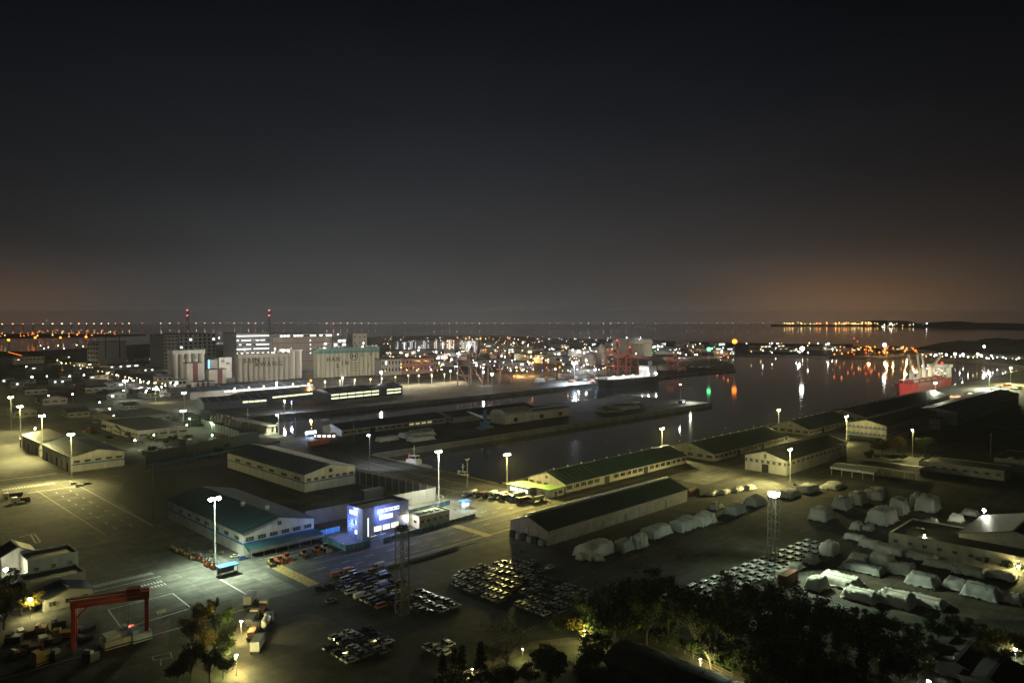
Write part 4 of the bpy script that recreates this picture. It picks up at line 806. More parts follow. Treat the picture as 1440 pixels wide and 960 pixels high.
fence('tall green screen fence behind the ribbed-roof shed', F(-93, 52), F(-23, 78), 6.2, 4, FGREEN, FGREEN)
fence('long blue kerb fence at the foot of the green screen', F(-92, 46), F(-40, 62), 1.5, 4, FBLUE, FBLUE)
fence('pale green screen fence beside the sunken basin', F(-21, 163), F(-26, 98), 5.0, 5, FGREEN, STEEL)
fence('pale railing fence by the junction floodlight', F(-60, 170), F(-22, 166), 4.5, 5, FGREEN, STEEL)
# jetty of columns beside the channel
t = thing('jetty', 'concrete jetty with rows of square columns at the channel head', 'jetty', F(0, 100), UA); MB().box(-7, 0, 0, 86, .0, .6).build('deck', CONC, t)
for i in range(15): MB().box(-1.4, -.2, 2+i*5.8, 3.4+i*5.8, .6, 5.0).build('column', W_CREAM, t)
for i in range(15): MB().box(-6, -5, 2+i*5.8, 3.2+i*5.8, .6, 4.2).build('column', W_CREAM, t)
MB().box(-6.4, .2, 0, 50, 5.0, 5.5).build('cap_beam', W_CREAM, t)
for i in range(5): MB().lathe([(1.5, .6), (1.5, 4), (1.1, 5), (.3, 5.4)], 10, cx=-3.4, cy=4+i*9).build('machine_drum', W_CREAM, t)
MB().bar((-3, 34, 5), (-3, 34, 13), .5).build('mast', STEEL, t); MB().bar((-3, 31, 9), (-3, 37, 9), .3).build('yard', STEEL, t)
struct(MB().prism([(-32, 64), (-14, 70), (-12, 96), (-24, 96)], .01, .9).build('bank', M_GRASS, None, C1, UA)); 
# houses lower left
def gable_house(label, px, py, lu, lv, he, hr, wall, roof, axis='u', wins=2): 
    g = G(px, py); t, L, Wd = shed(label, 0, lu, 0, lv, he, hr, axis=axis, wall=wall, roof=roof, name='cottage', cat='house', org=g)
    for i in range(wins): window(t, lu*(i+.5)/wins, -.05, 1.1, 1.5, 1.1, 'v')
    return t
gable_house('white cottage with navy roof beside the red gantry crane', 62, 861, 10.5, 9, 3.2, 4.6, W_WHITE, R_NAVY, 'v', 3)
t, L, Wd = flat('flat-roofed block with dusty pink wall above the white cottage', -176, -163, -112, -103, 5.0, W_PINK, R_DARK, (('u', 2, 2, 1.2, 1.2),))
t, L, Wd = flat('cream-walled block with dark roof beside the lit house', -172, -160, -94, -84, 5.5, W_CREAM, R_DARK, (('v', 3, 2.6, 1.2, 1.3),))
g = gable_house('brightly lit cream house at the left edge', 2, 812, 8, 8, 5.5, 7.5, W_CREAM, R_DARK, 'v', 2)
# right-hand buildings
def wall_block(label, px, py, lu, lv, h, wall, roof, wins=(), **k): a, b = inv(G(px, py)); return flat(label, a, a+lu, b, b+lv, h, wall, roof, wins, **k)
wall_block('long cream-walled warehouse with black roof at the right edge', 1448, 812, 22, 36, 4.8, W_CREAM, R_DARK, (('u', 9, 2.4, 1.3, 1.0),))
t, L, Wd = shed('black gabled shed rising behind the cream-walled warehouse', 32, 60, -290, -262, 6, 9.5, wall=W_GREY, roof=R_DARK); 
for i in range(6): window(t, -.05, 2.5+i*4.5, 3, 2, 1.1, 'u')
def canopy(label, px, py, lu, lv, h, n, m=R_PALE):
    t = thing('canopy_shed', label, 'canopy', G(px, py), UA); MB().extr([(-.5, h), (lu/2, h+.9), (lu+.5, h), (lu+.5, h+.2), (lu/2, h+1.1), (-.5, h+.2)], -.5, lv+.5, axis='y').build('roof', m, t); MB().box(-.55, -.48, -.5, lv+.5, h-.7, h+.1).build('fascia', R_PALE, t)
    for i in range(n):
        for x in (0, lu-.2): MB().box(x, x+.2, lv*i/(n-1)-.1, lv*i/(n-1)+.1, 0, h).build('post', STEEL, t)
canopy('open canopy with pale fascia beyond the dark tarpaulin rows', 1228, 676, 12, 18, 3.6, 5); canopy('longer open canopy next to the pale-fascia canopy', 1288, 674, 14, 24, 3.4, 6, R_DARK)
wall_block('long low black-roofed store near the unlit right pole', 1412, 676, 16, 34, 4, W_GREY, R_DARK, (('u', 8, 1.8, 2, 1),)); wall_block('dark low store at the right edge beside the lit doorway', 1470, 668, 30, 20, 5, W_GREY, R_DARK, (('u', 4, 1.8, 2, 1),))
wall_block('slim dark block beside the long unlit warehouse', 1322, 604, 18, 10, 6, W_GREY, R_DARK, (('u', 3, 2, 1.6, 1.2),))
t = gable_house('low cottage with dark roof at the bottom right corner', 1372, 962, 20, 7, 2.2, 3.2, R_BLACK, R_BLACK, 'u', 4)
t = gable_house('tiny yellow-lit gabled hut beside the pale apron', 1336, 936, 3, 3.4, 2.4, 3.4, W_PINK, R_DARK, 'v', 1)
t = gable_house('dark-roofed house at the lower right edge under the lit tree', 1430, 990, 12, 9, 2.2, 3.2, R_BLACK, R_BLACK, 'u', 3)
sheet('concrete_pad', [G(1290, 955), G(1335, 922), G(1360, 936), G(1322, 975), G(1290, 975)], M_PAD, .05)
# barrel-roofed halls at the bottom
def vault(label, K, lu, lv, he, r):
    t = thing('barrel_hall', label, 'hall', K, UA); MB().box(0, lu, 0, lv, 0, he).build('wall', R_DARK, t); pr = [(lu/2-(lu/2+.4)*math.cos(PI*i/14), he+r*math.sin(PI*i/14)) for i in range(15)]; MB().extr(pr, -.3, lv+.3, axis='y').build('barrel_roof', mat('black_membrane', (.02, .02, .021), .5, var=.4, scale=.3), t)
    for i in range(9): q = lv*(i+.5)/9; MB().tube([(lu/2-(lu/2+.45)*math.cos(PI*k/10), q, he+(r+.05)*math.sin(PI*k/10)) for k in range(11)], [.07]*11, 5).build('roof_seam', R_DARK, t)
a, b = inv(G(872, 902, 7.0)); vault('black barrel-roofed hall beside the fenced path', F(a-4.5, b-46), 9, 46, 4.4, 2.6); a, b = inv(G(868, 949, 5.0)); vault('smaller black barrel-roofed hall in front of the other', F(a-4.5, b-36), 9, 36, 2.8, 2.2)
WOODP = mat('fence_wood', (.14, .12, .09), .8, var=.3, scale=2)
def picket(label, pts, h=.9, step=2.2):
    t = thing('path_fence', label, 'fence', pts[0]); po = MB().box(-.06, .06, -.06, .06, 0, h).mesh('post', WOODP)
    for p, q in zip(pts[:-1], pts[1:]):
        n = max(1, int((q-p).length/step))
        for i in range(n): put('post', po, t, p.lerp(q, i/n)-pts[0])
        for z in (.35, h-.05): MB().bar(p-pts[0]+Vector((0, 0, z)), q-pts[0]+Vector((0, 0, z)), .06).build('rail', WOODP, t)
picket('post and rail fence along the lit path by the barrel hall', [G(893, 894), G(940, 908), G(1000, 938), G(1062, 968)]); picket('post and rail fence along the curving footpath under the trees', [G(636, 958), G(690, 932), G(745, 908), G(800, 902), G(870, 903)])
sheet('footpath', [G(636, 966), G(690, 938), G(745, 913), G(800, 906), G(872, 907), G(872, 900), G(800, 897), G(745, 903), G(690, 926), G(630, 952)], M_DIRT, .06); sheet('footpath', [G(893, 898), G(940, 912), G(1000, 943), G(1060, 975), G(1085, 975), G(1010, 938), G(945, 906), G(897, 892)], M_DIRT, .06)
# ================================================================== RED GANTRY CRANE
GR = mat('gantry_red', (.58, .07, .04), .5, var=.3, scale=.6)
ga, gb = G(105, 909), G(207, 893); d = gb-ga; t = thing('gantry_crane', 'red gantry crane spanning the yard above the boat parts', 'gantry crane', ga, math.atan2(d.y, d.x)); L = d.length; h = 9.0
for y in (-.9, .9): MB().bar((-.6, y, h+.55), (L+.6, y, h+.55), 1.0, 1.7).build('girder', GR, t)
for x in (0, L):
    for y in (-1.7, 1.7): MB().bar((x, y*1.25, 0), (x, y*.55, h), .95, .8).build('leg', GR, t)
    MB().bar((x, -2.4, .4), (x, 2.4, .4), .7, .6).build('sill_beam', GR, t); MB().bar((x, -1.3, h-.35), (x, 1.3, h-.35), .6).build('cross_beam', GR, t)
MB().bar((.2, -.9, h-2.8), (2.8, -.9, h), .35).build('brace', GR, t); MB().box(L*.72, L*.92, -1.1, 1.1, h+1.2, h+2.2).build('trolley', GR, t); MB().bar((1, -1.35, h+.6), (L-1, -1.35, h+.6), .15).build('walkway', STEEL, t)
for x in (.62, .68, .74): MB().bar((L*x, 0, 2.6), (L*x, 0, h), .05).build('hoist_rope', STEEL, t)
def clutter(name, label, px, py, sx, sy, sz, m, cat, seed=0, rz=UA, group=None):
    r = random.Random(seed); t = thing(name, label, cat, G(px, py), rz, group); MB().box(-sx/2, sx/2, -sy/2, sy/2, .05, sz*.7).build('body', m, t); MB().box(-sx/2*.9, -sx/2*.2, -sy/2*.8, sy/2*.8, sz*.7, sz).build('upper', STEEL if r.random() < .5 else m, t); MB().box(-sx/2*1.02, sx/2*1.02, -sy*.52, -sy*.46, .3, .6).build('skirting', DARK, t)
YEL = mat('machine_yellow', (.45, .28, .04), .55, var=.3, scale=1); ORG = mat('machine_orange', (.52, .13, .03), .55, var=.3, scale=1); DKM = mat('machine_dark', (.05, .05, .055), .6, var=.3, scale=1); RUST = mat('rust', (.22, .09, .05), .85, var=.5, scale=.8)
clutter('boat_block', 'white boat block under the red gantry crane', 172, 903, 8, 4, 2.6, W_WHITE, 'boat block', 1); clutter('boat_block', 'blue and white boat block right of the white one under the gantry', 197, 898, 4, 3.4, 2.8, mat('pale_blue_hull', (.30, .40, .55), .5, var=.2), 'boat block', 2); clutter('winch_machine', 'dark red winch machine on the boat blocks', 181, 893, 2.6, 2.4, 2.6, GR, 'machine', 3)
for i, (x, y) in enumerate(((20, 902), (36, 893), (58, 889), (82, 882), (70, 905), (45, 915), (88, 898), (118, 900), (118, 888), (25, 925), (60, 930), (85, 925), (128, 928))): clutter('scrap_skip', ('dark', 'rusty', 'yellow', 'dark')[i % 4]+' equipment skip in the scrap yard beside the red gantry', x, y, rnd.uniform(2, 4.5), rnd.uniform(1.8, 3), rnd.uniform(1.2, 2.6), (DKM, RUST, YEL, DKM)[i % 4], 'skip', i, UA+rnd.uniform(-.5, .5), ('dark', 'rusty', 'yellow', 'dark')[i % 4]+' skips beside the red gantry')
# ================================================================== VEHICLES
GLASS = mat('car_glass', (.012, .014, .016), .08, var=0); TYRE = mat('tyre', (.018, .018, .018), .85, var=0)
PAINT = {k: mat('paint_'+k, c, .28, metal=.15, var=0) for k, c in (('white', (.72, .72, .70)), ('silver', (.42, .43, .44)), ('black', (.025, .025, .028)), ('grey', (.16, .165, .17)), ('blue', (.05, .09, .22)), ('red', (.32, .04, .03)), ('cream', (.55, .50, .38)), ('orange', (.45, .16, .04)))}
wheel_m = MB().tube([(0, -.12, 0), (0, .12, 0)], [.33, .33], 10).mesh('wheel', TYRE)
def prof(pts, w, taper=0, n=1): return pts
def car_meshes(kind):
    b, g = MB(), MB()
    if kind == 'sedan':
        b.extr([(-2.25, .35), (2.2, .35), (2.28, .62), (2.15, .80), (1.0, .92), (-1.45, .95), (-2.15, .92), (-2.28, .7)], -.88, .88, axis='y'); lo, up, z0, z1 = (-1.75, 1.15), (-1.05, .35), .93, 1.42
    elif kind == 'suv':
        b.extr([(-2.2, .4), (2.15, .4), (2.25, .7), (2.1, .98), (1.05, 1.06), (-2.15, 1.1), (-2.24, .8)], -.92, .92, axis='y'); lo, up, z0, z1 = (-2.12, 1.1), (-1.85, .45), 1.05, 1.66
    elif kind == 'van':
        b.extr([(-2.4, .4), (2.2, .4), (2.35, .8), (2.1, 1.1), (-2.4, 1.15)], -.92, .92, axis='y'); lo, up, z0, z1 = (-2.36, 2.08), (-2.28, 1.45), 1.1, 1.92
    else:                                                # small lorry: cab + box
        b.extr([(1.0, .5), (2.6, .5), (2.65, 1.2), (1.0, 1.25)], -.9, .9, axis='y'); b.box(-2.7, 1.0, -.4, .4, .5, .7); lo, up, z0, z1 = (1.05, 2.62), (1.1, 2.35), 1.22, 1.95
    wl_, wu = .82, .66
    q = [(lo[0], -wl_, z0), (lo[1], -wl_, z0), (lo[1], wl_, z0), (lo[0], wl_, z0), (up[0], -wu, z1), (up[1], -wu, z1), (up[1], wu, z1), (up[0], wu, z1)]
    g.add(q, [(0,1,5,4), (1,2,6,5), (2,3,7,6), (3,0,4,7), (0,3,2,1), (4,5,6,7)])
    b.add([(up[0]-.06, -wu-.04, z1+.005), (up[1]+.06, -wu-.04, z1+.005), (up[1]+.06, wu+.04, z1+.005), (up[0]-.06, wu+.04, z1+.005), (up[0]+.02, -wu+.05, z1+.07), (up[1]-.05, -wu+.05, z1+.07), (up[1]-.05, wu-.05, z1+.07), (up[0]+.02, wu-.05, z1+.07)], [(0,1,5,4), (1,2,6,5), (2,3,7,6), (3,0,4,7), (0,3,2,1), (4,5,6,7)])
    for s in (0, 1):                                     # pillars
        for i in (0, 1, 2, 3):
            b.bar(q[i], q[i+4], .10)
    return b, g
CARM = {}; VS = .66
def car(kind, color, loc, rz, label, group, name=None):
    if (kind, color) not in CARM:
        b, g = car_meshes(kind); cargo = None
        if kind == 'lorry': cargo = MB().box(-2.75, .9, -.95, .95, .72, 2.35).mesh('cargo_box', PAINT[color])
        CARM[kind, color] = (b.mesh('body', PAINT[color]), g.mesh('windows', GLASS), cargo)
    b, g, cg = CARM[kind, color]; t = thing(name or ('small_lorry' if kind == 'lorry' else 'van' if kind == 'van' else 'car'), label, 'lorry' if kind == 'lorry' else 'van' if kind == 'van' else 'car', loc, rz, group)
    put('body', b, t); put('windows', g, t); t.scale = (VS,)*3
    if cg: put('cargo_box', cg, t)
    for x in (-1.4, 1.4):
        for y in (-.8, .8): put('wheel', wheel_m, t, (x, y, .33))
    return t
def inpoly(x, y, P):
    c = False
    for i in range(len(P)):
        (x0, y0), (x1, y1) = P[i-1], P[i]
        if (y0 > y) != (y1 > y) and x < (x1-x0)*(y-y0)/(y1-y0)+x0: c = not c
    return c
def lot(poly, kinds, colors, where, skip, da=3.5, db=1.72, rot=0.0, jit=.12, flip=True):
    P = [inv(G(*p)) for p in poly]; n = 0; a = min(p[0] for p in P)
    while a < max(p[0] for p in P):
        b = min(p[1] for p in P)+rnd.uniform(0, 1)
        while b < max(p[1] for p in P):
            if inpoly(a, b, P) and rnd.random() > skip:
                k, c = rnd.choice(kinds), rnd.choice(colors)
                nm = {'sedan': 'saloon car', 'suv': 'tall hatchback car', 'van': 'van', 'lorry': 'box lorry'}[k]
                car(k, c, F(a+rnd.uniform(-jit, jit), b+rnd.uniform(-jit*.5, jit*.5)), UA+rot+rnd.gauss(0, .018)+(PI if flip and rnd.random() < .3 else 0), '%s %s parked in %s' % (c, nm, where), '%s %ss in %s' % (c, nm, where)); n += 1
            b += db
        a += da
    return n
cars = ('sedan', 'sedan', 'suv', 'suv'); N = {}
N['B'] = lot([(630, 815), (664, 800), (712, 787), (748, 793), (748, 812), (722, 836), (706, 852), (690, 848), (666, 842)], cars, ('white', 'silver', 'black', 'grey', 'white', 'grey', 'silver', 'black'), 'the packed used-car block by the pink-gabled shed', .06)
N['B2'] = lot([(735, 826), (760, 812), (828, 830), (832, 840), (800, 858), (758, 872), (728, 858)], cars, ('silver', 'black', 'grey', 'white', 'grey', 'silver'), 'the loose used-car block nearest the dark trees', .12)
N['A'] = lot([(470, 806), (540, 797), (560, 812), (566, 850), (520, 862), (478, 842)], ('van', 'lorry', 'van', 'suv', 'lorry'), ('white', 'cream', 'black', 'orange', 'blue', 'silver', 'black', 'grey', 'black'), 'the van yard beside the lattice tower', .14, 4.1, 2.2)
N['A2'] = lot([(578, 832), (604, 828), (648, 852), (640, 860), (585, 868)], cars, ('silver', 'grey', 'black'), 'the row behind the unlit lattice tower', .08)
N['C'] = lot([(446, 918), (478, 892), (512, 884), (555, 892), (548, 918), (508, 932), (460, 930)], cars, ('black', 'silver', 'grey', 'white', 'black', 'silver'), 'the dark lower lot by the dirt track', .07)
N['D'] = lot([(590, 920), (612, 899), (645, 904), (640, 922), (605, 928)], cars, ('silver', 'grey', 'white'), 'the small lot in front of the bare tree', .1)
for x, y, k, c, lb in ((448, 829, 'sedan', 'black', 'black saloon car parked at the kerb outside the van yard'), (463, 826, 'suv', 'black', 'black hatchback car at the corner of the van yard'), (466, 846, 'sedan', 'grey', 'grey saloon car left of the van yard beside a rubble heap'), (749, 791, 'sedan', 'silver', 'lone silver saloon car near the sheeted piles'), (762, 803, 'sedan', 'silver', 'silver saloon car between the two used-car blocks'), (774, 799, 'suv', 'white', 'white hatchback car between the two used-car blocks'), (104, 681, 'sedan', 'grey', 'grey saloon car under the mast by the white striped shed'), (112, 684, 'suv', 'silver', 'silver hatchback car under the mast by the white striped shed'), (123, 681, 'sedan', 'black', 'black saloon car under the mast by the white striped shed'), (525, 756, 'suv', 'white', 'white hatchback car in front of the port office'), (536, 752, 'sedan', 'white', 'white saloon car in front of the port office'), (1268, 882, 'suv', 'white', 'white hatchback car beneath the lit sheeted piles'), (342, 786, 'suv', 'blue', 'blue hatchback car beside the awning shed'), (331, 783, 'sedan', 'cream', 'cream saloon car beside the awning shed')):
    car(k, c, G(x, y), UA, lb, None)
# new cars in tidy rows of four
n = 0
for i in range(15):
    for j in range(4):
        if (i in (0, 14) and j == 3) or rnd.random() < .03: continue
        car('van' if i < 3 else 'suv', 'white' if (i+j) % 5 else 'silver', F(-62+i*5.0+rnd.uniform(-.1, .1), -221-j*2.55-i*.35), UA+PI+rnd.gauss(0, .012), ('white' if (i+j) % 5 else 'silver')+' new '+('van' if i < 3 else 'car')+' in the tidy rows under the glowing lattice tower', 'new vehicles under the glowing lattice tower').scale = (.88,)*3; n += 1
N['E'] = n; print('cars', N)
# parked lorries on the quay
def big_lorry(label, a, b, cab, kind, rz=UA, L=9.5):
    t = thing('lorry', label, 'lorry', F(a, b), rz); c = MB().extr([(L/2-2.2, .7), (L/2, .7), (L/2+.05, 2.0), (L/2-.25, 3.0), (L/2-2.2, 3.1)], -1.2, 1.2, axis='y').build('cab', PAINT[cab], t)
    MB().box(L/2-.04, L/2+.08, -1.05, 1.05, 1.9, 2.7).build('windscreen', GLASS, c); MB().box(-L/2, L/2-2.2, -.5, .5, .75, 1.05).build('chassis', DKM, t)
    if kind == 'tank': MB().tube([(-L/2, 0, 2.1), (-L/2+.3, 0, 2.1), (L/2-2.9, 0, 2.1), (L/2-2.6, 0, 2.1)], [.8, 1.15, 1.15, .8], 14).build('tank', STEEL, t)
    elif kind == 'box': MB().box(-L/2, L/2-2.5, -1.22, 1.22, 1.1, 3.6).build('cargo_box', PAINT['silver'], t)
    elif kind == 'tip': MB().extr([(-L/2, 1.2), (L/2-2.5, 1.2), (L/2-2.4, 2.7), (-L/2-.2, 2.6)], -1.2, 1.2, axis='y').build('tipper_body', DKM, t)
    else:
        MB().box(-L/2, L/2-2.5, -1.2, 1.2, 1.1, 1.3).build('flat_bed', DKM, t); MB().box(-L/2+.5, L/2-3.5, -1.0, 1.0, 1.3, 2.4).build('load', RUST, t)
    wm = MB().tube([(0, -.2, 0), (0, .2, 0)], [.5, .5], 10).mesh('wheel', TYRE)
    for x in (-L/2+.9, -L/2+2.1, L/2-1.3):
        for y in (-1.0, 1.0): put('wheel', wm, t, (x, y, .5))
    t.scale = (.78,)*3
for i, (a, b, cb, kd) in enumerate(((-24, -104.5, 'grey', 'tank'), (-21, -108, 'grey', 'flat'), (-19.5, -111.5, 'black', 'tank'), (-17.5, -114.5, 'grey', 'tip'), (-16.5, -118, 'black', 'flat'), (-14.5, -121.5, 'blue', 'box'), (-15.5, -126, 'black', 'tip'), (-11.5, -129, 'grey', 'tip'))):
    big_lorry(('%s-cabbed %s lorry, number %s in the quayside row from the water' % (cb, {'tank': 'tanker', 'flat': 'flatbed', 'tip': 'tipper', 'box': 'box'}[kd], ('one', 'two', 'three', 'four', 'five', 'six', 'seven', 'eight')[i])), a, b, cb, kd, UA+PI+rnd.uniform(-.06, .06))
for x, y, kd, cb, lb in ((18, 700, 'tip', 'cream', 'tipper lorry stopped at the left crosswalk'), (30, 706, 'flat', 'white', 'flatbed lorry behind the tipper at the left crosswalk'), (352, 848, 'box', 'white', 'box lorry parked at the top of the dirt track'), (368, 862, 'flat', 'cream', 'flatbed lorry beside the dirt track'), (355, 875, 'tip', 'cream', 'cream-cabbed tipper beside the dirt-track lamp'), (375, 880, 'tank', 'silver', 'tanker lorry parked right of the dirt track'), (357, 893, 'flat', 'black', 'black-cabbed flatbed below the tipper on the dirt track'), (363, 912, 'box', 'blue', 'blue-cabbed box lorry lowest beside the dirt track')):
    a, b = inv(G(x, y)); big_lorry(lb, a, b, cb, kd, (UA+PI if x < 50 else PI*.5+.1), 8)
# wheel loaders, forklifts
def loader(label, px, py, m, rz, group=None):
    t = thing('wheel_loader', label, 'loader', G(px, py), rz, group); MB().extr([(-2.6, .9), (-.2, .9), (-.2, 1.8), (-2.5, 2.0)], -.8, .8, axis='y').build('engine_body', m, t); MB().box(-.2, 1.0, -.55, .55, .8, 1.4).build('front_frame', m, t)
    c = MB().box(-.9, .3, -.65, .65, 1.8, 3.1).build('cab', GLASS, t); MB().box(-1.0, .4, -.72, .72, 3.1, 3.22).build('cab_roof', m, c)
    for y in (-.5, .5): MB().bar((.6, y, 1.3), (2.4, y, .7), .22).build('arm', m, t)
    MB().extr([(2.2, .15), (3.3, .15), (2.9, .4), (2.5, 1.2), (2.2, 1.2)], -1.25, 1.25, axis='y').build('bucket', DKM if m is YEL else m, t)
    wm = MB().tube([(0, -.25, 0), (0, .25, 0)], [.7, .7], 12).mesh('wheel', TYRE)
    for x in (-1.6, .9):
        for y in (-.95, .95): put('wheel', wm, t, (x, y, .7))
    t.scale = (.72,)*3
for i, (x, y, m, nm) in enumerate(((382, 795, YEL, 'yellow wheel loader at the crossing-strip end of the loader row'), (394, 792, ORG, 'orange wheel loader second along from the crossing strip'), (404, 788, ORG, 'orange wheel loader third along from the crossing strip'), (428, 783, YEL, 'yellow wheel loader in the middle of the awning front'), (446, 777, ORG, 'orange wheel loader beside the blue office fence'), (458, 774, mat('machine_cream', (.5, .45, .32), .6, var=.2), 'cream wheel loader at the corner of the blue office fence'))): loader(nm, x, y, m, UA-PI/2+rnd.uniform(-.25, .25))
def forklift(label, px, py, m, rz, group):
    t = thing('forklift', label, 'forklift', G(px, py), rz, group); MB().box(-1.3, .9, -.7, .7, .35, 1.3).build('body', m, t); MB().box(-1.0, .5, -.65, .65, 2.4, 2.55).build('overhead_guard', DKM, t)
    for y in (-.55, .55):
        MB().bar((1.05, y, .2), (1.05, y, 3.4), .16).build('mast_rail', DKM, t); MB().bar((1.1, y*.6, .25), (2.3, y*.6, .25), .12).build('fork', DKM, t)
        for x in (-.9, .4): MB().bar((x, y, 1.3), (x, y, 2.4), .09).build('guard_post', DKM, t)
    for x in (-.85, .6):
        for y in (-.72, .72): put('wheel', wheel_m, t, (x, y, .35))
    t.scale = (.8,)*3
for i in range(12):
    q = i/11; forklift(('orange' if i > 6 else 'yellow')+' forklift in the row behind the blue shelter', 243+q*58, 772+q*27+rnd.uniform(-2, 2), ORG if i > 6 else YEL, UA-PI/2+rnd.uniform(-.3, .3), ('orange' if i > 6 else 'yellow')+' forklifts behind the blue shelter')
# containers / small loads
def container(label, px, py, m, L=12, rz=UA, h=2.6, group=None):
    t = thing('shipping_container', label, 'container', G(px, py), rz, group); MB().box(0, L, 0, 2.44, .05, h).build('shell', m, t); b = MB()
    for i in range(int(L/.6)): MB.box(b, .2+i*.6, .5+i*.6, -.05, -.01, .3, h-.25)
    b.build('corrugation', m, t)['kind'] = 'stuff'
    MB().box(-.06, -.01, .15, 1.18, .2, h-.15).build('door', m, t); MB().box(-.06, -.01, 1.26, 2.3, .2, h-.15).build('door', m, t)
container('orange shipping container on the middle pier by the kiosks', 436, 627, mat('container_orange', (.48, .11, .04), .6, var=.3)); container('dark grey container by the far end of the teal shed', 984, 697, DKM, 9); container('rusty container beside the dark grey one on the yard', 970, 699, RUST, 8)
container('rusty brown open box under the sheeted cargo by the new cars', 1106, 824, RUST, 7); container('dark container stack inside the tall screen fence', 512, 705, DKM, 9, UA, 4.2); 
# ================================================================== SHEETED CARGO
TARP = [mat('tarpaulin_%d' % i, c, .75, var=.22, scale=.35, bump=.5, bscale=1.2) for i, c in enumerate(((.62, .62, .57), (.54, .54, .50), (.72, .70, .62), (.44, .45, .43)))]
TARPW = mat('white_tarpaulin', (.68, .67, .62), .7, var=.15, scale=.3, bump=.4, bscale=1.2)
def pile(label, x0, x1, yt, yb, ratio=1.0, m=None, seed=0, group=None, flatness=.74, base=True):
    g0 = G((x0+x1)/2, yb); s = FPX/g0.y; w = (x1-x0)/s; tot = w/.707; la = tot*ratio/(1+ratio); lb = tot-la; el = (yb-YH)/FPX
    h = max(1.6, ((yb-yt)/s - w*el*.85)); K = G(x0+lb*.707*s, yb); r = random.Random(seed*7+int(x0)); t = thing('sheeted_cargo', label, 'cargo pile', K, UA+r.uniform(-.05, .05), group)
    la *= 1.06; lb *= 1.06; h *= 1.15; na, nb = max(14, int(la/.42)), max(14, int(lb/.42)); ph = [r.uniform(0, 6.3) for _ in range(10)]; ins = min(la, lb)*(.5-.5*flatness)*.62+.12; vs = []
    tops = [(r.uniform(.1, .9), r.uniform(.1, .9), r.uniform(.12, .3), r.uniform(-.20, .14)) for _ in range(5)]; sag = r.uniform(.06, .16); rid = r.uniform(.05, .22)
    for j in range(nb+1):
        for i in range(na+1):
            x, y = la*(.5-.5*math.cos(PI*i/na)), lb*(.5-.5*math.cos(PI*j/nb)); e = min(x, la-x, y, lb-y); k = min(1, e/ins); hip = min(1, min(y, lb-y)/(lb*.5)) if la > lb else min(1, min(x, la-x)/(la*.5))
            z = h*k*(1-rid+rid*hip)
            for cx, cy, rr, am in tops: z += h*am*math.exp(-((x/la-cx)**2+(y/lb-cy)**2)/rr**2)*k
            side = 1-k; s_ = x if min(y, lb-y) < min(x, la-x) else y
            pleat = abs(math.sin(s_*2.1+ph[0]+.7*math.sin(s_*.9+ph[1])))*.5+math.sin(s_*5.7+ph[2])*.10
            crease = abs(math.sin(x*1.6+y*.8+ph[3]+.8*math.sin(y*1.1+ph[6])))*.34+abs(math.sin(y*2.3-x*.6+ph[4]))*.24
            dx, dy = (x-la/2)/la*2, (y-lb/2)/lb*2; q = (pleat-.1)*(1-k*.8)
            z = max(.04, z + (crease-.28)*k*min(1.3, h*.4) - sag*h*.3*k) if e > 1e-6 else r.uniform(.05, .7)
            vs.append((x+dx*q, y+dy*q, z))
    b = MB(); b.add(vs, [(j*(na+1)+i, j*(na+1)+i+1, (j+1)*(na+1)+i+1, (j+1)*(na+1)+i) for j in range(nb) for i in range(na)], 0, True)
    b.build('tarpaulin', m or r.choice(TARP), t)
    if base: MB().box(la*.08, la*.92, lb*.08, lb*.92, 0, h*.45).build('cargo', DKM, t)
    if la > 5:
        for q in (.3, .7):
            n_ = 8; MB().tube([(la*q, lb*k_/n_, .1+h*1.0*min(1, min(k_, n_-k_)/n_*lb/ins)) for k_ in range(n_+1)], [.05]*(n_+1), 4).build('tie_rope', DKM, t)
    return t
row1 = ((808, 870, 756, 789), (863, 894, 756, 779), (885, 916, 748, 774), (902, 953, 735, 760), (942, 990, 726, 750), (972, 1016, 719, 742))
for i, q in enumerate(row1): pile(('largest', 'narrow', 'humped', 'long pale', 'creased', 'blunt')[i]+' grey sheeted pile in the row beside the teal shed', *q, 1.7 if i != 1 else 1.2, seed=i)
for i, q in enumerate(((810, 826, 777, 789), (822, 838, 779, 790), (833, 850, 779, 791))): pile('small bundle at the foot of the largest sheeted pile', *q, 1, seed=20+i, group='small bundles at the foot of the largest pile')
for i, q in enumerate(((999, 1022, 706, 718), (1022, 1054, 708, 726), (1050, 1084, 696, 714))): pile(('dim', 'dim rounded', 'teal-lit')[i]+' sheeted pile between the yard road and the glowing tower', *q, 1.5, seed=30+i)
for i, q in enumerate(((995, 1014, 692, 698), (1012, 1032, 690, 696), (1030, 1050, 687, 693), (1048, 1066, 684, 690))): pile('low white bundle in the line at the yard road edge', *q, 2, m=TARP[2], seed=40+i, group='low bundles at the yard road edge')
dim = ((1123, 1160, 679, 695), (1098, 1135, 686, 702), (1143, 1183, 711, 735), (1176, 1208, 697, 719), (1198, 1230, 690, 712), (1222, 1264, 684, 705), (1227, 1276, 711, 741), (1257, 1290, 698, 726), (1285, 1312, 694, 716), (1297, 1340, 694, 723), (1200, 1222, 732, 747), (1216, 1237, 736, 748), (1160, 1200, 676, 690))
for i, q in enumerate(dim): pile('dim grey sheeted pile in the unlit yard beyond the cargo strip', *q, 1.5, seed=50+i, group='dim sheeted piles of the unlit yard', m=TARP[(1, 3)[i % 2]])
strip = ((1195, 1222, 750, 763), (1217, 1245, 754, 774), (1242, 1280, 763, 784), (1286, 1328, 772, 792), (1315, 1356, 787, 804), (1356, 1398, 792, 815), (1398, 1442, 800, 820))
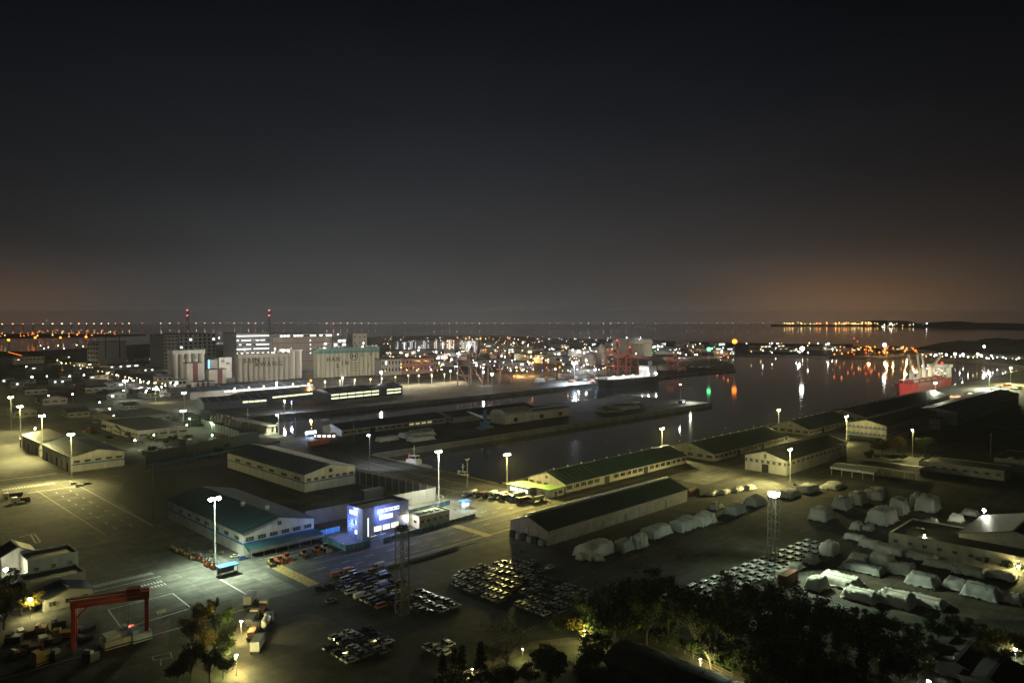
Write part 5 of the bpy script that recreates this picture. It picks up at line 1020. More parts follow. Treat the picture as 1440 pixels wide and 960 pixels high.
for i, q in enumerate(strip): pile('long box-like sheeted pile in the strip before the cream warehouse', *q, .55, seed=70+i, flatness=.85, group='box-like piles before the cream warehouse', m=TARP[i % 2])
pile('yellowish sheeted heap against the cream warehouse corner', 1268, 1300, 750, 770, 1, seed=80, m=TARP[2]); pile('bright white sheeted heap glaring under the wall lamp', 1291, 1312, 742, 768, .8, seed=81, m=TARPW); pile('white striped sheet bundle behind the glaring heap', 1340, 1362, 722, 736, 1, seed=82, m=TARPW); pile('pale sheet bundle next to the glaring wall lamp', 1360, 1385, 716, 727, 1, seed=83, m=TARPW); pile('dark low sheeted heap behind the glaring white heap', 1303, 1330, 728, 744, 1.2, seed=84, m=TARP[3])
mid = ((1200, 1234, 776, 798), (1230, 1272, 776, 802), (1199, 1260, 788, 812), (1259, 1300, 787, 813), (1287, 1337, 801, 830), (1338, 1378, 810, 836), (1371, 1427, 815, 849), (1420, 1450, 830, 852))
for i, q in enumerate(mid): pile(('rounded', 'square-topped', 'wide long', 'six-sided', 'deeply pleated', 'ragged torn', 'broad wrinkled', 'cut-off')[i]+' grey sheeted pile in the middle row of the dirt yard', *q, (.9, 1, .6, .8, .9, .8, .8, 1)[i], seed=90+i, flatness=.72)
brt = ((1138, 1174, 806, 834), (1164, 1226, 801, 832), (1198, 1250, 821, 852), (1246, 1304, 823, 860), (1290, 1347, 834, 860))
for i, q in enumerate(brt): pile(('boat-shaped', 'heavily pleated', 'loosely wrapped', 'tall creased', 'tattered')[i]+' bright sheeted pile in the front row of the dirt yard', *q, (1.5, .8, .7, .8, .7)[i], seed=110+i, m=TARP[2])
nw = ((1074, 1095, 810, 825), (1093, 1121, 799, 815), (1111, 1137, 791, 804), (1134, 1160, 779, 795), (1157, 1191, 759, 784))
for i, q in enumerate(nw): pile(('pale', 'flat-topped', 'long low', 'round', 'tall hooded')[i]+' sheeted load at the end of the new-car rows', *q, 1.5, seed=130+i, m=TARP[0])
# white sheeted stacks on the middle pier
for i, q in enumerate(((526, 556, 612, 622), (556, 606, 604, 617), (570, 607, 611, 622))): pile(('grey-white', 'bright white', 'low white')[i]+' sheeted stack on the middle pier under the blue lamp', *q, 2.2, seed=140+i, m=TARPW, flatness=.8)
pile('white sheeted stack with dark end on the middle pier', 625-55, 606, 603, 614, 2, seed=144, m=TARPW); pile('striped white stack beside the long pier shed', 572, 606, 602, 613, 2.4, seed=145, m=TARPW, flatness=.85)
for i, q in enumerate(((840, 862, 571, 578), (858, 905, 567, 578), (838, 880, 575, 581), (880, 902, 563, 568))): pile('dim low heap on the bare end of the middle pier', *q, 2, seed=150+i, group='dim heaps on the pier end', m=TARP[3])
# ================================================================== MIDDLE PIER
t, L, Wd = shed('long navy-roofed shed with cream gable on the middle pier', 23, 104, 64, 86, 3.8, 6.3, wall=W_CREAM, roof=R_NAVY)
glow('pier_warm', (1, .9, .45), .5)
for i in range(16): window(t, 3+i*4.95, -.05, 1.4, 3.6, 1.3, 'v', 'pier_warm' if 9 < i < 14 else None)
door(t, 'v', 20, 24, -.1, 3.2)
t, L, Wd = shed('second navy-roofed shed behind the blue mobile crane', 108, 190, 60, 84, 3.8, 6.4, wall=W_GREY, roof=R_NAVY)
for i in range(6): window(t, -.05, 2+i*4, 1.4, 2.4, 1.3, 'u')
t = thing('arched_hangar', 'pale arched-roof hangar on the middle pier', 'hangar', F(128, 30), UA); pr = [(0, 0), (0, 6)]+[(7.5-7.5*math.cos(PI*i/12), 6+3.6*math.sin(PI*i/12)) for i in range(1, 12)]+[(15, 6), (15, 0)]
MB().extr(pr, 0, 26).build('shell', W_WHITE, t); MB().extr([(7.5-7.7*math.cos(PI*i/12), 6.08+3.7*math.sin(PI*i/12)) for i in range(13)], .4, 26.2).build('arched_roof', R_PALE, t)
for i in range(2): MB().box(26.4+i*20, 46+i*20, .5, 14, 0, 5.6).build('side_bay', W_WHITE, t); MB().extr([(-.2, 5.6), (14.4, 5.6), (14.4, 6.2), (7, 7), (-.2, 6.2)], 26.3+i*20, 46.2+i*20).build('bay_roof', R_PALE, t)
for x in (8, 34, 54): MB().box(x, x+3.6, -.12, -.02, 1, 3.6).build('loading_door', DARK, t)
BLUEC = mat('crane_blue', (.05, .16, .38), .5, var=.2); t = thing('mobile_crane', 'blue mobile harbour crane with low lattice boom on the pier', 'crane', G(682, 604), UA)
MB().box(-5, 5, -3, 3, .8, 2.2).build('chassis', BLUEC, t); MB().box(-2.5, 2.5, -2, 2, 2.2, 5.5).build('machine_house', BLUEC, t); MB().bar((0, 0, 5.5), (0, 0, 13), 1.8).build('tower', BLUEC, t); MB().box(.6, 2.2, -2.6, -1, 7, 9).build('cab', W_WHITE, t)
e = at(653, 577, 530)-G(682, 604); e = Matrix.Rotation(-UA, 3, 'Z') @ e
for o_ in ((.7, 0, 0), (-.7, 0, 0), (0, 0, .9)): MB().bar(Vector((0, 0, 7))+Vector(o_), e+Vector(o_)*.5, .35).build('boom_chord', STEEL, t)
for k in range(14): a_ = Vector((0, 0, 7)).lerp(e, k/14); b_ = Vector((0, 0, 7)).lerp(e, (k+1)/14); MB().bar(a_+Vector((.6, 0, 0)), b_+Vector((-.6, 0, 0)), .2).build('boom_lacing', STEEL, t)
for x in (-4, -1.5, 1.5, 4):
    for y in (-3.1, 3.1): MB().tube([(x, y-.3, .8), (x, y+.3, .8)], [.8, .8], 10).build('wheel', TYRE, t)
for i, x in enumerate((445, 452, 459, 466)):
    t = thing('kiosk', 'orange kiosk with lit window before the long pier shed', 'kiosk', G(x, 617), UA, 'orange kiosks before the pier shed'); MB().box(0, 3.2, 0, 3, 0, 2.8).build('cabin', mat('kiosk_orange', (.40, .17, .06), .7, var=.2), t); MB().box(-.3, 3.5, -.3, 3.3, 2.8, 3.0).build('roof', R_DARK, t); MB().box(.8, 2.4, -.08, -.02, 1, 2.2).build('lit_window', MATS['win_cool'], t); MB().box(-.08, -.02, .7, 2.3, 1, 2.2).build('lit_window', MATS['win_cool'], t)
t = thing('sign', 'glaring blue-white sign box beside the orange kiosks', 'sign', G(430, 615.5), UA); MB().box(0, 7, 0, .4, 2, 3.6).build('panel', glow('sign_bluewhite', (.55, .7, 1), 14), t); MB().bar((.5, .6, 0), (.5, .6, 3), .2).build('post', STEEL, t); MB().bar((6.5, .6, 0), (6.5, .6, 3), .2).build('post', STEEL, t); point(t, (3.5, -1.2, 3), (.5, .65, 1), 2500)
t = thing('pontoon_office', 'small blue cabin at the foot of the pier-tip mast', 'cabin', G(958, 568), UA); MB().box(0, 7, 0, 3, 0, 2.8).build('cabin', BLUEP, t); MB().box(-.2, 7.2, -.2, 3.2, 2.8, 3).build('roof', W_WHITE, t); MB().box(2, 5, -.08, -.02, 1, 2).build('window', MATS['win_cool'], t); point(t, (16, 1, 6), (1, .95, .75), 9000)
# ================================================================== SHIPS
def hull(b, L, B, D, bow, z0, mi=0, stern=.75, n=14):
    rings = []
    for i in range(n+1):
        q = i/n; x = L*q; w = B/2*(1 if q < 1-bow else max(.02, (1-((q-1+bow)/bow)**2.2))); w *= (stern+(1-stern)*min(1, q/.12)); sheer = D*(.10*max(0, (q-.75)/.25)**2)
        rake = L*.03*max(0, (q-.8)/.2)
        rings.append([(x, -w*.86, z0), (x+rake, -w, z0+D+sheer), (x+rake, w, z0+D+sheer), (x, w*.86, z0)])
    vs = [p for r in rings for p in r]; fs = [(4*i+k, 4*i+(k+1) % 4, 4*i+4+(k+1) % 4, 4*i+4+k) for i in range(n) for k in range(4)]+[(3, 2, 1, 0), (4*n, 4*n+1, 4*n+2, 4*n+3)]
    b.add(vs, fs, mi); return b
SHRED = mat('ship_red', (.34, .035, .035), .5, var=.25, scale=.06); SHBLK = mat('ship_black', (.02, .022, .027), .5, var=.25, scale=.06); SHW = mat('ship_white', (.65, .65, .62), .5, var=.15, scale=.2); SHO = mat('ship_ochre', (.58, .55, .44), .6, var=.2, scale=.2)
sroot = F(697, -83, WZ); t = thing('cargo_ship', 'red bulk carrier with raised deck cranes at the bright quay', 'ship', sroot, UA+PI); Ls, Bs, Ds = 143, 22, 11
hull(MB(), Ls, Bs, Ds, .16, -.2).build('hull', SHRED, t); MB().box(4, Ls*.9, -Bs*.44, Bs*.44, Ds-.1, Ds+.1).build('deck', SHRED, t)
MB().box(Ls*.05, Ls*.17, -Bs*.42, Bs*.42, Ds, Ds+11).build('superstructure', SHW, t); MB().box(Ls*.06, Ls*.15, -Bs*.5, Bs*.5, Ds+11, Ds+14).build('bridge', SHW, t); MB().box(Ls*.02, Ls*.05, -4, 4, Ds, Ds+13).build('funnel', SHO, t)
for j in range(4):
    for i in range(6): MB().box(Ls*.171, Ls*.1725, -8+i*3, -6.8+i*3, Ds+1.6+j*2.6, Ds+2.8+j*2.6).build('porthole', MATS['win_warm'] if (i+j) % 3 == 0 else PANE, t)
for i in range(5): MB().box(Ls*(.22+.14*i), Ls*(.32+.14*i), -Bs*.32, Bs*.32, Ds+.1, Ds+2.6).build('hatch_cover', SHRED, t)
for i, (q, dx, dz) in enumerate(((.34, -24, 13), (.48, 19, 16), (.60, 17, 18), (.76, 22, 18))):
    x = Ls*q; MB().box(x-1.8, x+1.8, -1.8, 1.8, Ds, Ds+13).build('crane_post', SHO, t); MB().bar((x, 0, Ds+10), (x+dx, 3, Ds+10+dz), 1.7, 2.2).build('crane_jib', SHO, t)
MB().bar((Ls*.93, 0, Ds), (Ls*.93, 0, Ds+14), .5).build('foremast', SHO, t)
for x, y, z, m_, e in ((.62, -12, 6, 'glare_white', 12000), (.40, -11.5, 7, 'glare_white', 9000), (.13, 8, 13, 'glare_white', 2500), (.155, -11.5, 9, 'glare_white', 2500), (.05, 0, 15, 'glare_red', 0), (.2, 0, 16, 'glare_red', 0)):
    MB().ball((Ls*x, y, Ds+z), 1.1, 8).build('deck_light', MATS[m_], t)
    if e: point(t, (Ls*x, y+(-2.2 if y < 0 else 2.2), Ds+z-1.6), (1, .82, .6), e, .5)
t = thing('cargo_ship', 'black hulled freighter with row of deck lights below the red cranes', 'ship', F(400, 165, WZ), math.radians(42)); Ls, Bs, Ds = 96, 17, 9.5
hull(MB(), Ls, Bs, Ds, .2, -.2).build('hull', SHBLK, t).rotation_euler = (0, 0, PI); t.children[0].location = (Ls, 0, 0); MB().box(6, Ls-18, -6, 6, Ds, Ds+2.4).build('hatch_cover', SHW, t); MB().box(Ls-20, Ls-6, -7, 7, Ds, Ds+12).build('superstructure', SHW, t); MB().box(Ls-9, Ls-5, -3, 3, Ds+12, Ds+17).build('funnel', SHBLK, t)
for i in range(3): MB().box(Ls-20.1, Ls-20.0, -6+i*4.5, -3+i*4.5, Ds+8, Ds+9.6).build('window', MATS['win_cool'], t)
for i, x in enumerate((14, 30, 46, 62, 74, 88)): MB().ball((x, -8.2, Ds+3), .8, 8).build('deck_light', MATS['glare_white'], t); x < 70 and point(t, (x, -9.6, Ds+4.6), (1, .95, .85), 2200, .5)
def tug(label, px, py, L, rz, m1, acc):
    t = thing('tugboat', label, 'tugboat', G(px, py, WZ), rz); hull(MB(), L, L*.28, L*.11, .35, -.1).build('hull', m1, t); z = L*.11; MB().box(L*.30, L*.62, -L*.09, L*.09, z, z+L*.10).build('deckhouse', SHW, t); w = MB().box(L*.40, L*.58, -L*.07, L*.07, z+L*.10, z+L*.19).build('wheelhouse', SHW, t); MB().box(L*.582, L*.587, -L*.06, L*.06, z+L*.13, z+L*.175).build('window', PANE, w); MB().box(L*.401, L*.57, -L*.074, -L*.071, z+L*.13, z+L*.175).build('window', PANE, w)
    MB().bar((L*.47, 0, z+L*.19), (L*.47, 0, z+L*.42), .25).build('mast', SHW, t); MB().bar((L*.47, -1.4, z+L*.33), (L*.47, 1.4, z+L*.33), .15).build('yard', SHW, t); MB().lathe([(.8, z+L*.1), (.7, z+L*.2)], 10, cx=L*.33).build('funnel', acc, t)
    for i in range(6): MB().tube([(L*(.1+.12*i), -L*.142, z-.3), (L*(.1+.12*i), -L*.165, z-.3)], [.5, .5], 8).build('tyre_fender', TYRE, t)
    b = MB(); 
    for q in range(9): b.bar((L*(.08+.09*q), -L*.12, z), (L*(.08+.09*q), -L*.12, z+1), .07)
    b.bar((L*.08, -L*.12, z+1), (L*.8, -L*.12, z+1), .07); b.build('railing', SHW, t)
tug('white tugboat with orange funnel moored at the quay road', 562, 655, 22, math.radians(-38), mat('tug_grey', (.30, .31, .31), .5, var=.2), ORG); tug('smaller white tugboat moored nearer the camera pole', 633, 674, 15, math.radians(-30), SHW, SHW)
# cargo heaps lit on the bright quays
for i in range(18):
    q = i/17; clutter('timber_stack', 'rust-brown plate stack on the bright quay by the red ship', 1316+q*118+rnd.uniform(-4, 4), 562-q*20+rnd.uniform(-3, 5), rnd.uniform(8, 14), rnd.uniform(4, 7), rnd.uniform(1.2, 2.6), rnd.choice((RUST, RUST, CONC, ORG)), 'cargo stack', i, UA, 'plate stacks on the bright quay')
for i in range(22): clutter('cargo_stack', 'cargo stack on the far quay under the bluish floodlight', 755+rnd.uniform(0, 88), 531+rnd.uniform(-3, 7), rnd.uniform(7, 14), rnd.uniform(4, 7), rnd.uniform(1.5, 4), rnd.choice((RUST, ORG, W_WHITE, CONC, W_CREAM)), 'cargo stack', i+50, UA, 'cargo stacks on the far quay')
for i in range(14): clutter('cargo_stack', 'cargo stack on the quay beyond the black freighter', 930+rnd.uniform(0, 80), 518+rnd.uniform(-4, 3), rnd.uniform(7, 14), rnd.uniform(4, 7), rnd.uniform(1.5, 3), rnd.choice((RUST, CONC, W_CREAM)), 'cargo stack', i+90, UA, 'cargo stacks beyond the freighter')
# ================================================================== small quay and yard details
YK = mat('quay_kerb_paint', (.40, .31, .08), .7, var=.6, scale=.8); BOL = mat('bollard_iron', (.05, .05, .05), .6, var=.3, scale=2)
def kerb(name, a0, a1, b0, b1, h, m): return struct(MB().box(0, a1-a0, 0, b1-b0, 0, h).build(name, m, None, F(a0, b0), UA))
kerb('quay_kerb', 2, 500, -97, -96.6, .3, YK); kerb('quay_kerb', -.4, 0, -96, -1, .3, YK); kerb('quay_kerb', 2, 344, .1, .5, .3, CONC); kerb('quay_kerb', 2, 344, 87.4, 87.8, .3, CONC)
kerb('kerb', -118, -62, -151.2, -150.8, .14, CONC); kerb('kerb', -320, -136, -152, -151.6, .14, CONC); kerb('kerb', -120, -98, -119.6, -119.2, .14, CONC)
bm_ = MB().lathe([(.35, 0), (.28, .15), (.22, .55), (.38, .65), (.34, .85), (.1, .9)], 10).mesh('mooring_bollard', BOL)
for i in range(24): tag(put('mooring_bollard', bm_, None, F(8+i*13, -97.8, 0), 0, .8), 'black iron bollard on the quay edge behind the cream sheds', 'bollard', 'bollards behind the cream quay sheds')
for i in range(7): tag(put('mooring_bollard', bm_, None, F(-1.6, -90+i*13, 0), 0, .9), 'black iron bollard on the quay road edge by the tugboats', 'bollard', 'bollards by the tugboats')
for i in range(22): tag(put('mooring_bollard', bm_, None, F(8+i*15, 1.4, 0), 0, .8), 'black iron bollard on the near edge of the middle pier', 'bollard', 'bollards on the middle pier')
jb = MB().extr([(-.3, 0), (.3, 0), (.12, .35), (.08, .8), (-.08, .8), (-.12, .35)], -.95, .95).mesh('concrete_barrier', CONC)
for i in range(20): tag(put('concrete_barrier', jb, None, F(-113+i*2.15, -152.2+rnd.uniform(-.15, .15), 0), UA+rnd.gauss(0, .05)), 'concrete barrier in the line between the main road and the van yard', 'barrier', 'barriers between the road and the van yard')
for i in range(16): tag(put('concrete_barrier', jb, None, F(-33+rnd.uniform(-.3, .3), -98+i*2.4, 0), UA+PI/2+rnd.gauss(0, .06)), 'concrete barrier along the dark screen fence', 'barrier', 'barriers along the dark screen fence')
pal = MB(); 
for k in range(5): pal.box(-.6, .6, -.5+k*.23, -.38+k*.23, .1, .14)
for k in range(3): pal.box(-.6+k*.54, -.48+k*.54, -.5, .5, 0, .1)
pm_ = pal.mesh('pallet', WOODP)
for i, (x, y) in enumerate(((957, 781), (958, 786), (734, 776), (1118, 682), (1122, 683), (975, 690), (990, 686), (670, 728), (300, 783), (312, 778), (295, 776), (620, 722), (640, 716))): 
    t = thing('pallet_stack', 'low stack of wooden pallets '+('alone on the dark yard' if i < 2 else 'by the pink gable corner' if i == 2 else 'at the foot of the two-storey shed mast' if i < 5 else 'near the grey and rusty containers' if i < 7 else 'by the kiosk and annex' if i in (7, 11, 12) else 'behind the forklift row'), 'pallet stack', G(x, y), UA+rnd.uniform(-.4, .4), 'loose pallet stacks')
    for k in range(rnd.randint(2, 7)): put('pallet', pm_, t, (rnd.uniform(-.05, .05), rnd.uniform(-.05, .05), k*.15))
# the busy ground between the left sheds and the silos
lw = [W_CREAM, W_GREY, W_WHITE, W_PINK]; lr = [R_TEAL, R_NAVY, R_DARK, R_DARK]; ci = 0
for i, (x, y, lu, lv, h_) in enumerate(((96, 588, 14, 22, 4), (150, 562, 16, 30, 4.5), (205, 560, 12, 20, 4), (60, 570, 18, 26, 5), (120, 553, 20, 26, 5), (20, 588, 14, 24, 4.5), (175, 577, 10, 14, 3.6), (222, 604, 9, 16, 3.4), (168, 612, 9, 14, 3.4), (262, 592, 8, 12, 3.2), (35, 556, 18, 24, 5), (240, 558, 16, 18, 4))):
    t_, L_, W_ = shed('%s-walled low shed with %s roof %s' % (('cream', 'grey', 'white', 'pink')[i % 4], ('teal', 'navy', 'dark', 'dark')[i % 4], ('west of the flat pale block', 'behind the flat pale block', 'by the junction masts', 'behind the yellow-lit road masts', 'along the lamp-lined avenue', 'beside the farthest left road mast', 'touching the dark-roofed depot', 'on the dark scrub yard', 'at the edge of the scrub yard', 'under the fence-corner mast', 'at the foot of the avenue', 'before the white canopy building')[i]), 0, lu, 0, lv, h_, h_+1.8, axis='v' if i % 2 else 'u', wall=lw[i % 4], roof=lr[i % 4], name='low_shed', cat='shed', org=G(x, y))
    for k in range(3): window(t_, lu*(k+.5)/3, -.05, h_*.4, lu/3*.55, h_*.3, 'v')
    for k in range(4): window(t_, -.05, lv*(k+.5)/4, h_*.4, lv/4*.55, h_*.3, 'u')
for i in range(34):
    x, y = rnd.uniform(110, 320), rnd.uniform(588, 648); clutter('stacked_load', ('rusty', 'grey', 'cream', 'dark')[i % 4]+' stacked load on the scrub yard before the green screen', x, y, rnd.uniform(2, 7), rnd.uniform(1.5, 4), rnd.uniform(.8, 2.2), (RUST, W_GREY, W_CREAM, DKM)[i % 4], 'stacked load', i+200, UA+rnd.choice((0, PI/2)), ('rusty', 'grey', 'cream', 'dark')[i % 4]+' loads on the scrub yard')
for i in range(14): lantern('small yard lamp on a pole among the low left sheds', rnd.uniform(40, 330), rnd.uniform(556, 640), 5, ('warm', 'white', 'green')[i % 3], 900, 'yard_lamp', 'lamp', .35, 'yard lamps among the low left sheds')
# ================================================================== TREES
BARK = mat('bark', (.06, .05, .04), .95, var=.4, scale=2)
def leafmat(name, c, c2): 
    m = mat(name, c, .8, var=.5, scale=.8, color2=c2, spec=.2); return m
LG, LY, LD, LO = leafmat('leaf_green', (.055, .085, .02), (.03, .05, .012)), leafmat('leaf_yellow_and_lit', (.16, .13, .02), (.08, .07, .012)), leafmat('leaf_dark', (.028, .04, .016), (.015, .022, .01)), leafmat('leaf_rust', (.17, .125, .028), (.08, .06, .015))
def tree_mesh(seed, h, rx, nleaf, kind):
    r = random.Random(seed); tr = MB(); cr = MB(); th = h*(.30 if kind != 'conifer' else .9)
    lean = (r.uniform(-.04, .04)*h, r.uniform(-.04, .04)*h); tr.tube([(0, 0, -.2), (lean[0]*.4, lean[1]*.4, th*.5), (lean[0], lean[1], th), (lean[0]*1.3, lean[1]*1.3, h*.7)], [h*.024, h*.019, h*.014, h*.006], 7)
    tips = []
    nl = 11 if kind != 'conifer' else 0
    for i in range(nl):
        a = 2*PI*i/nl+r.uniform(-.4, .4); z0 = th*r.uniform(.75, 1.5); e = r.uniform(.45, 1); q = Vector((math.cos(a)*rx*e, math.sin(a)*rx*e, r.uniform(.5, .97)*h)); p0 = Vector((lean[0], lean[1], min(z0, h*.6))); m_ = p0.lerp(q, .5)+Vector((0, 0, -h*.04)); tr.tube([p0, m_, q], [h*.010, h*.006, h*.002], 5, cap=False); tips += [m_.lerp(q, .4), q, q]
        for k in range(3):
            s = m_.lerp(q, r.uniform(.2, .9)); e2 = s+Vector((r.uniform(-1, 1), r.uniform(-1, 1), r.uniform(0, 1)))*rx*.4; tr.tube([s, e2], [h*.004, h*.0015], 4, cap=False); tips.append(e2)
    if kind == 'conifer': tips = [Vector((lean[0]+math.cos(a)*rx*(1-z)*e, lean[1]+math.sin(a)*rx*(1-z)*e, h*(.12+.86*z))) for z, a, e in [(r.random()**1.2, r.uniform(0, 6.3), r.uniform(.3, 1)) for _ in range(70)]]
    clumps = [(t_, r.uniform(.10, .24)*rx*(1 if kind != 'conifer' else .8)) for t_ in tips]
    for i in range(nleaf):
        c, rr = r.choice(clumps); d = Vector((r.gauss(0, 1), r.gauss(0, 1), r.gauss(0, .75)))*rr*.75; p = c+d; s = r.uniform(.16, .34)*(1.0 if kind != 'bare' else .7)
        a = Vector((r.gauss(0, 1), r.gauss(0, 1), r.gauss(0, .6))).normalized(); b_ = a.cross(Vector((r.gauss(0, 1), r.gauss(0, 1), r.gauss(0, 1)))).normalized()
        cr.add([p-a*s, p+b_*s*.55, p+a*s, p-b_*s*.55], [(0, 1, 2, 3)])
    return tr.mesh('trunk', BARK), cr
VAR = {}
for nm, sd, h, rx, nl, kd in (('broad', 1, 12, 5.2, 5200, 'broad'), ('tall', 2, 14, 4.4, 5200, 'broad'), ('round', 3, 9, 4.4, 4200, 'broad'), ('bare', 4, 13, 6.5, 1500, 'bare'), ('conifer', 5, 13, 3.4, 4200, 'conifer'), ('shrub', 6, 3.2, 2.4, 1500, 'broad')):
    tm, cb = tree_mesh(sd, h, rx, nl, kd); VAR[nm] = (tm, cb, h, {})
def tree(var, px, py, pyt, m, label, group=None):
    tm, cb, h, cache = VAR[var]
    if m.name not in cache: cache[m.name] = cb.mesh('crown', m)
    g = G(px, py); s = max(.3, ZT(px, py, pyt)/h); t = thing('shrub' if var == 'shrub' else 'conifer_tree' if var == 'conifer' else 'tree', label, 'shrub' if var == 'shrub' else 'tree', g, rnd.uniform(0, 6.3), group); wd = .72 if group and 'dirt-track' in group else 1; t.scale = (s*wd*rnd.uniform(.9, 1.1), s*wd*rnd.uniform(.9, 1.1), s); put('trunk', tm, t); put('crown', cache[m.name], t)
for i, (v, x, y, yt, m) in enumerate((('tall', 300, 872, 838, LO), ('broad', 285, 895, 850, LO), ('tall', 305, 900, 858, LD), ('round', 318, 885, 856, LG), ('broad', 272, 920, 868, LO), ('tall', 292, 930, 880, LO), ('round', 315, 925, 885, LD), ('broad', 268, 960, 905, LO), ('tall', 295, 962, 905, LD), ('round', 250, 965, 925, LY), ('round', 314, 955, 912, LG))):
    tree(v, x, y, yt, m, {'LO': '', }.get('x', '')+{LO: 'rust-leaved', LD: 'dark', LG: 'green', LY: 'yellow-green'}[m]+' tree in the belt beside the dirt track', {LO: 'rust', LD: 'dark', LG: 'green', LY: 'yellow'}[m]+' trees in the dirt-track belt')
for i, (v, x, y, yt, m) in enumerate((('round', 12, 862, 820, LY), ('round', 30, 866, 828, LY), ('broad', 5, 885, 840, LG), ('round', 48, 860, 832, LY), ('round', 20, 845, 808, LG))): tree(v, x, y, yt, m, ('yellow-lit' if m is LY else 'dim green')+' tree around the glaring lamp by the cottage', ('yellow' if m is LY else 'green')+' trees around the cottage lamp')  # lamp light put into the leaf colour: yellow where lit, green where dim
tree('bare', 712, 952, 868, LD, 'big spreading tree with thin crown over the footpath')
for i, (v, x, y, yt, m) in enumerate((('conifer', 650, 968, 905, LD), ('conifer', 675, 972, 900, LD), ('conifer', 640, 962, 910, LD), ('conifer', 622, 975, 918, LD), ('tall', 775, 972, 925, LD))): tree(v, x, y, yt, m, 'slim dark tree near the big spreading tree', 'slim dark trees near the spreading tree')
dk = ((838, 890, 832), (862, 886, 822), (888, 880, 808), (915, 882, 800), (940, 880, 808), (962, 884, 822), (985, 892, 834), (870, 905, 840), (905, 905, 832), (940, 908, 838), (975, 915, 850), (1010, 905, 846), (1035, 890, 822), (1060, 885, 812), (1088, 892, 822), (1115, 898, 830), (1145, 905, 840), (1175, 912, 848), (1205, 915, 856), (1235, 925, 862), (1030, 925, 862), (1065, 935, 865), (1100, 940, 868), (1140, 945, 872), (1180, 950, 875), (1220, 955, 880), (1260, 945, 885), (1090, 970, 895), (1150, 975, 900), (1210, 980, 905), (1265, 975, 915), (1290, 915, 875), (1320, 905, 870), (1355, 905, 866), (1040, 865, 830), (1000, 945, 895), (1040, 955, 900), (1075, 958, 905), (1110, 915, 858), (1150, 925, 862), (1190, 932, 868), (1225, 900, 858), (1250, 898, 862), (1275, 930, 882), (1240, 975, 920), (1290, 955, 905), (1180, 985, 930), (1120, 988, 930), (1060, 990, 940), (1305, 935, 892), (1340, 898, 868), (1380, 905, 876), (850, 905, 855), (955, 900, 850), (1000, 880, 842))
for i, (x, y, yt) in enumerate(dk): tree(('broad', 'tall', 'round', 'tall', 'conifer')[i % 5], x+rnd.uniform(-5, 5), y, yt, LD if i % 4 else LG, *(lambda l: (l, l+' group'))('%s %s in the wood %s' % ('dark' if i % 4 else 'green', ('broad tree', 'tall tree', 'rounded tree', 'tall tree', 'conifer')[i % 5], 'beside the barrel hall' if x < 1000 else 'below the new-car rows' if x < 1125 else 'below the sheeted dirt yard' if x < 1245 else 'beside the lower right cottage')))
for i, (x, y, yt) in enumerate(((1018, 850, 832), (1005, 862, 840), (1048, 858, 835))): tree('round', x, y, yt, LG, 'green tree overlapping the new-car rows', 'green trees overlapping the new cars')
for i, (x, y, yt) in enumerate(((1400, 920, 880), (1422, 928, 886), (1440, 935, 895), (1382, 935, 900), (1408, 945, 912))): tree('round', x, y, yt, LY, 'yellow-green lit tree by the right-edge lamp', 'lit trees by the right-edge lamp')
for i in range(14): x = rnd.uniform(785, 880); tree('shrub', x, 902+rnd.uniform(-14, 0), 874+rnd.uniform(-14, 0), LY if i % 2 else LG, ('yellow' if i % 2 else 'green')+' shrub lit beside the curving footpath', ('yellow' if i % 2 else 'green')+' shrubs beside the curving footpath')
for i in range(12): q = i/11; tree('shrub', 905+q*150+rnd.uniform(-4, 4), 892+q*62+rnd.uniform(-6, 2), 880+q*58, LG, 'green shrub along the barrel-hall fence', 'shrubs along the barrel-hall fence')
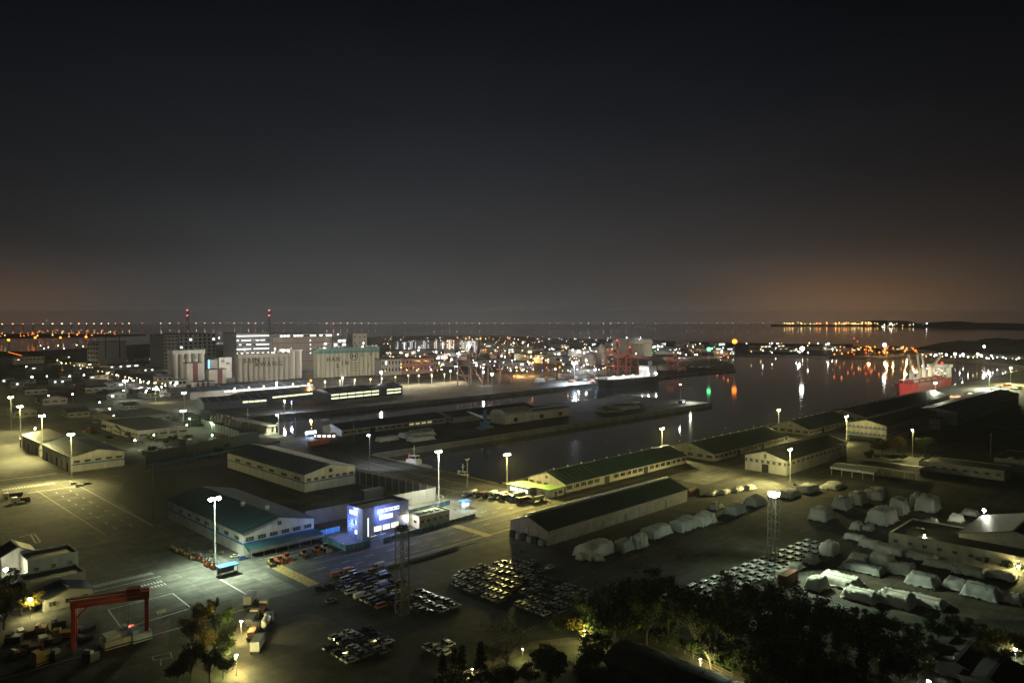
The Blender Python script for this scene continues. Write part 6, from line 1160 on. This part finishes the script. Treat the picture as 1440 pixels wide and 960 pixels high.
for i in range(20): x = rnd.uniform(690, 868); y = rnd.uniform(918, 985); tree(('round', 'shrub', 'tall')[i % 3], x, y, y-rnd.uniform(22, 44)*(.6 if i % 3 == 1 else 1), LD, ('dark low shrub' if i % 3 == 1 else 'dark tree')+' in the hollow between the footpath and the barrel halls', ('shrubs' if i % 3 == 1 else 'trees')+' in the hollow below the footpath')
tree('round', 1240, 642, 617, LY, 'yellow-leaved tree in front of the blue-striped warehouse'); tree('round', 1262, 636, 614, LO, 'rust-leaved tree behind the yellow tree'); tree('broad', 1300, 640, 615, LG, 'green tree right of the curved street lamp'); tree('round', 1222, 645, 632, LG, 'small green tree left of the yellow tree')
for i in range(10): tree('shrub', 1225+i*10+rnd.uniform(-3, 3), 646+rnd.uniform(-3, 4), 640, LG, 'low shrub around the yellow tree', 'shrubs around the yellow tree')
for i, (x, y, yt) in enumerate(((1335, 782, 772), (1383, 796, 782), (1410, 802, 790), (1425, 806, 790), (1367, 790, 780))): tree('shrub', x, y, yt, LD, 'dark shrub against the cream warehouse wall', 'shrubs against the cream warehouse')
for i in range(26): x, y = rnd.uniform(120, 330), rnd.uniform(596, 645); tree('shrub', x, y, y-rnd.uniform(5, 9), LG if i % 2 else LD, ('green' if i % 2 else 'dark')+' shrub on the scrub yard before the green screen', ('green' if i % 2 else 'dark')+' shrubs on the scrub yard')
# ================================================================== HAZE
hm = bpy.data.materials.new('night_haze'); hm.use_nodes = True; hn, hl = hm.node_tree.nodes, hm.node_tree.links; hn.clear()
ho = hn.new('ShaderNodeOutputMaterial'); pv = hn.new('ShaderNodeVolumePrincipled'); pv.inputs['Color'].default_value = (.92, .95, 1, 1)
pv.inputs['Density'].default_value = HAZE/S; pv.inputs['Anisotropy'].default_value = .6; hl.new(pv.outputs[0], ho.inputs['Volume'])
hz = MB().box(-13000, 13000, -250, 11600, -9.0, 185.0).build('haze', hm); hz['kind'] = 'stuff'
# ================================================================== drawing units to metres
for o in list(bpy.data.objects):
    if o.type == 'LIGHT' and o.data.type != 'SUN' and not o.data.get('scaled'): o.data.energy *= S*S; o.data.shadow_soft_size *= S; o.data['scaled'] = 1
    if o.parent is None and o.type != 'CAMERA' and not (o.type == 'LIGHT' and o.data.type == 'SUN'): o.location *= S; o.scale *= S
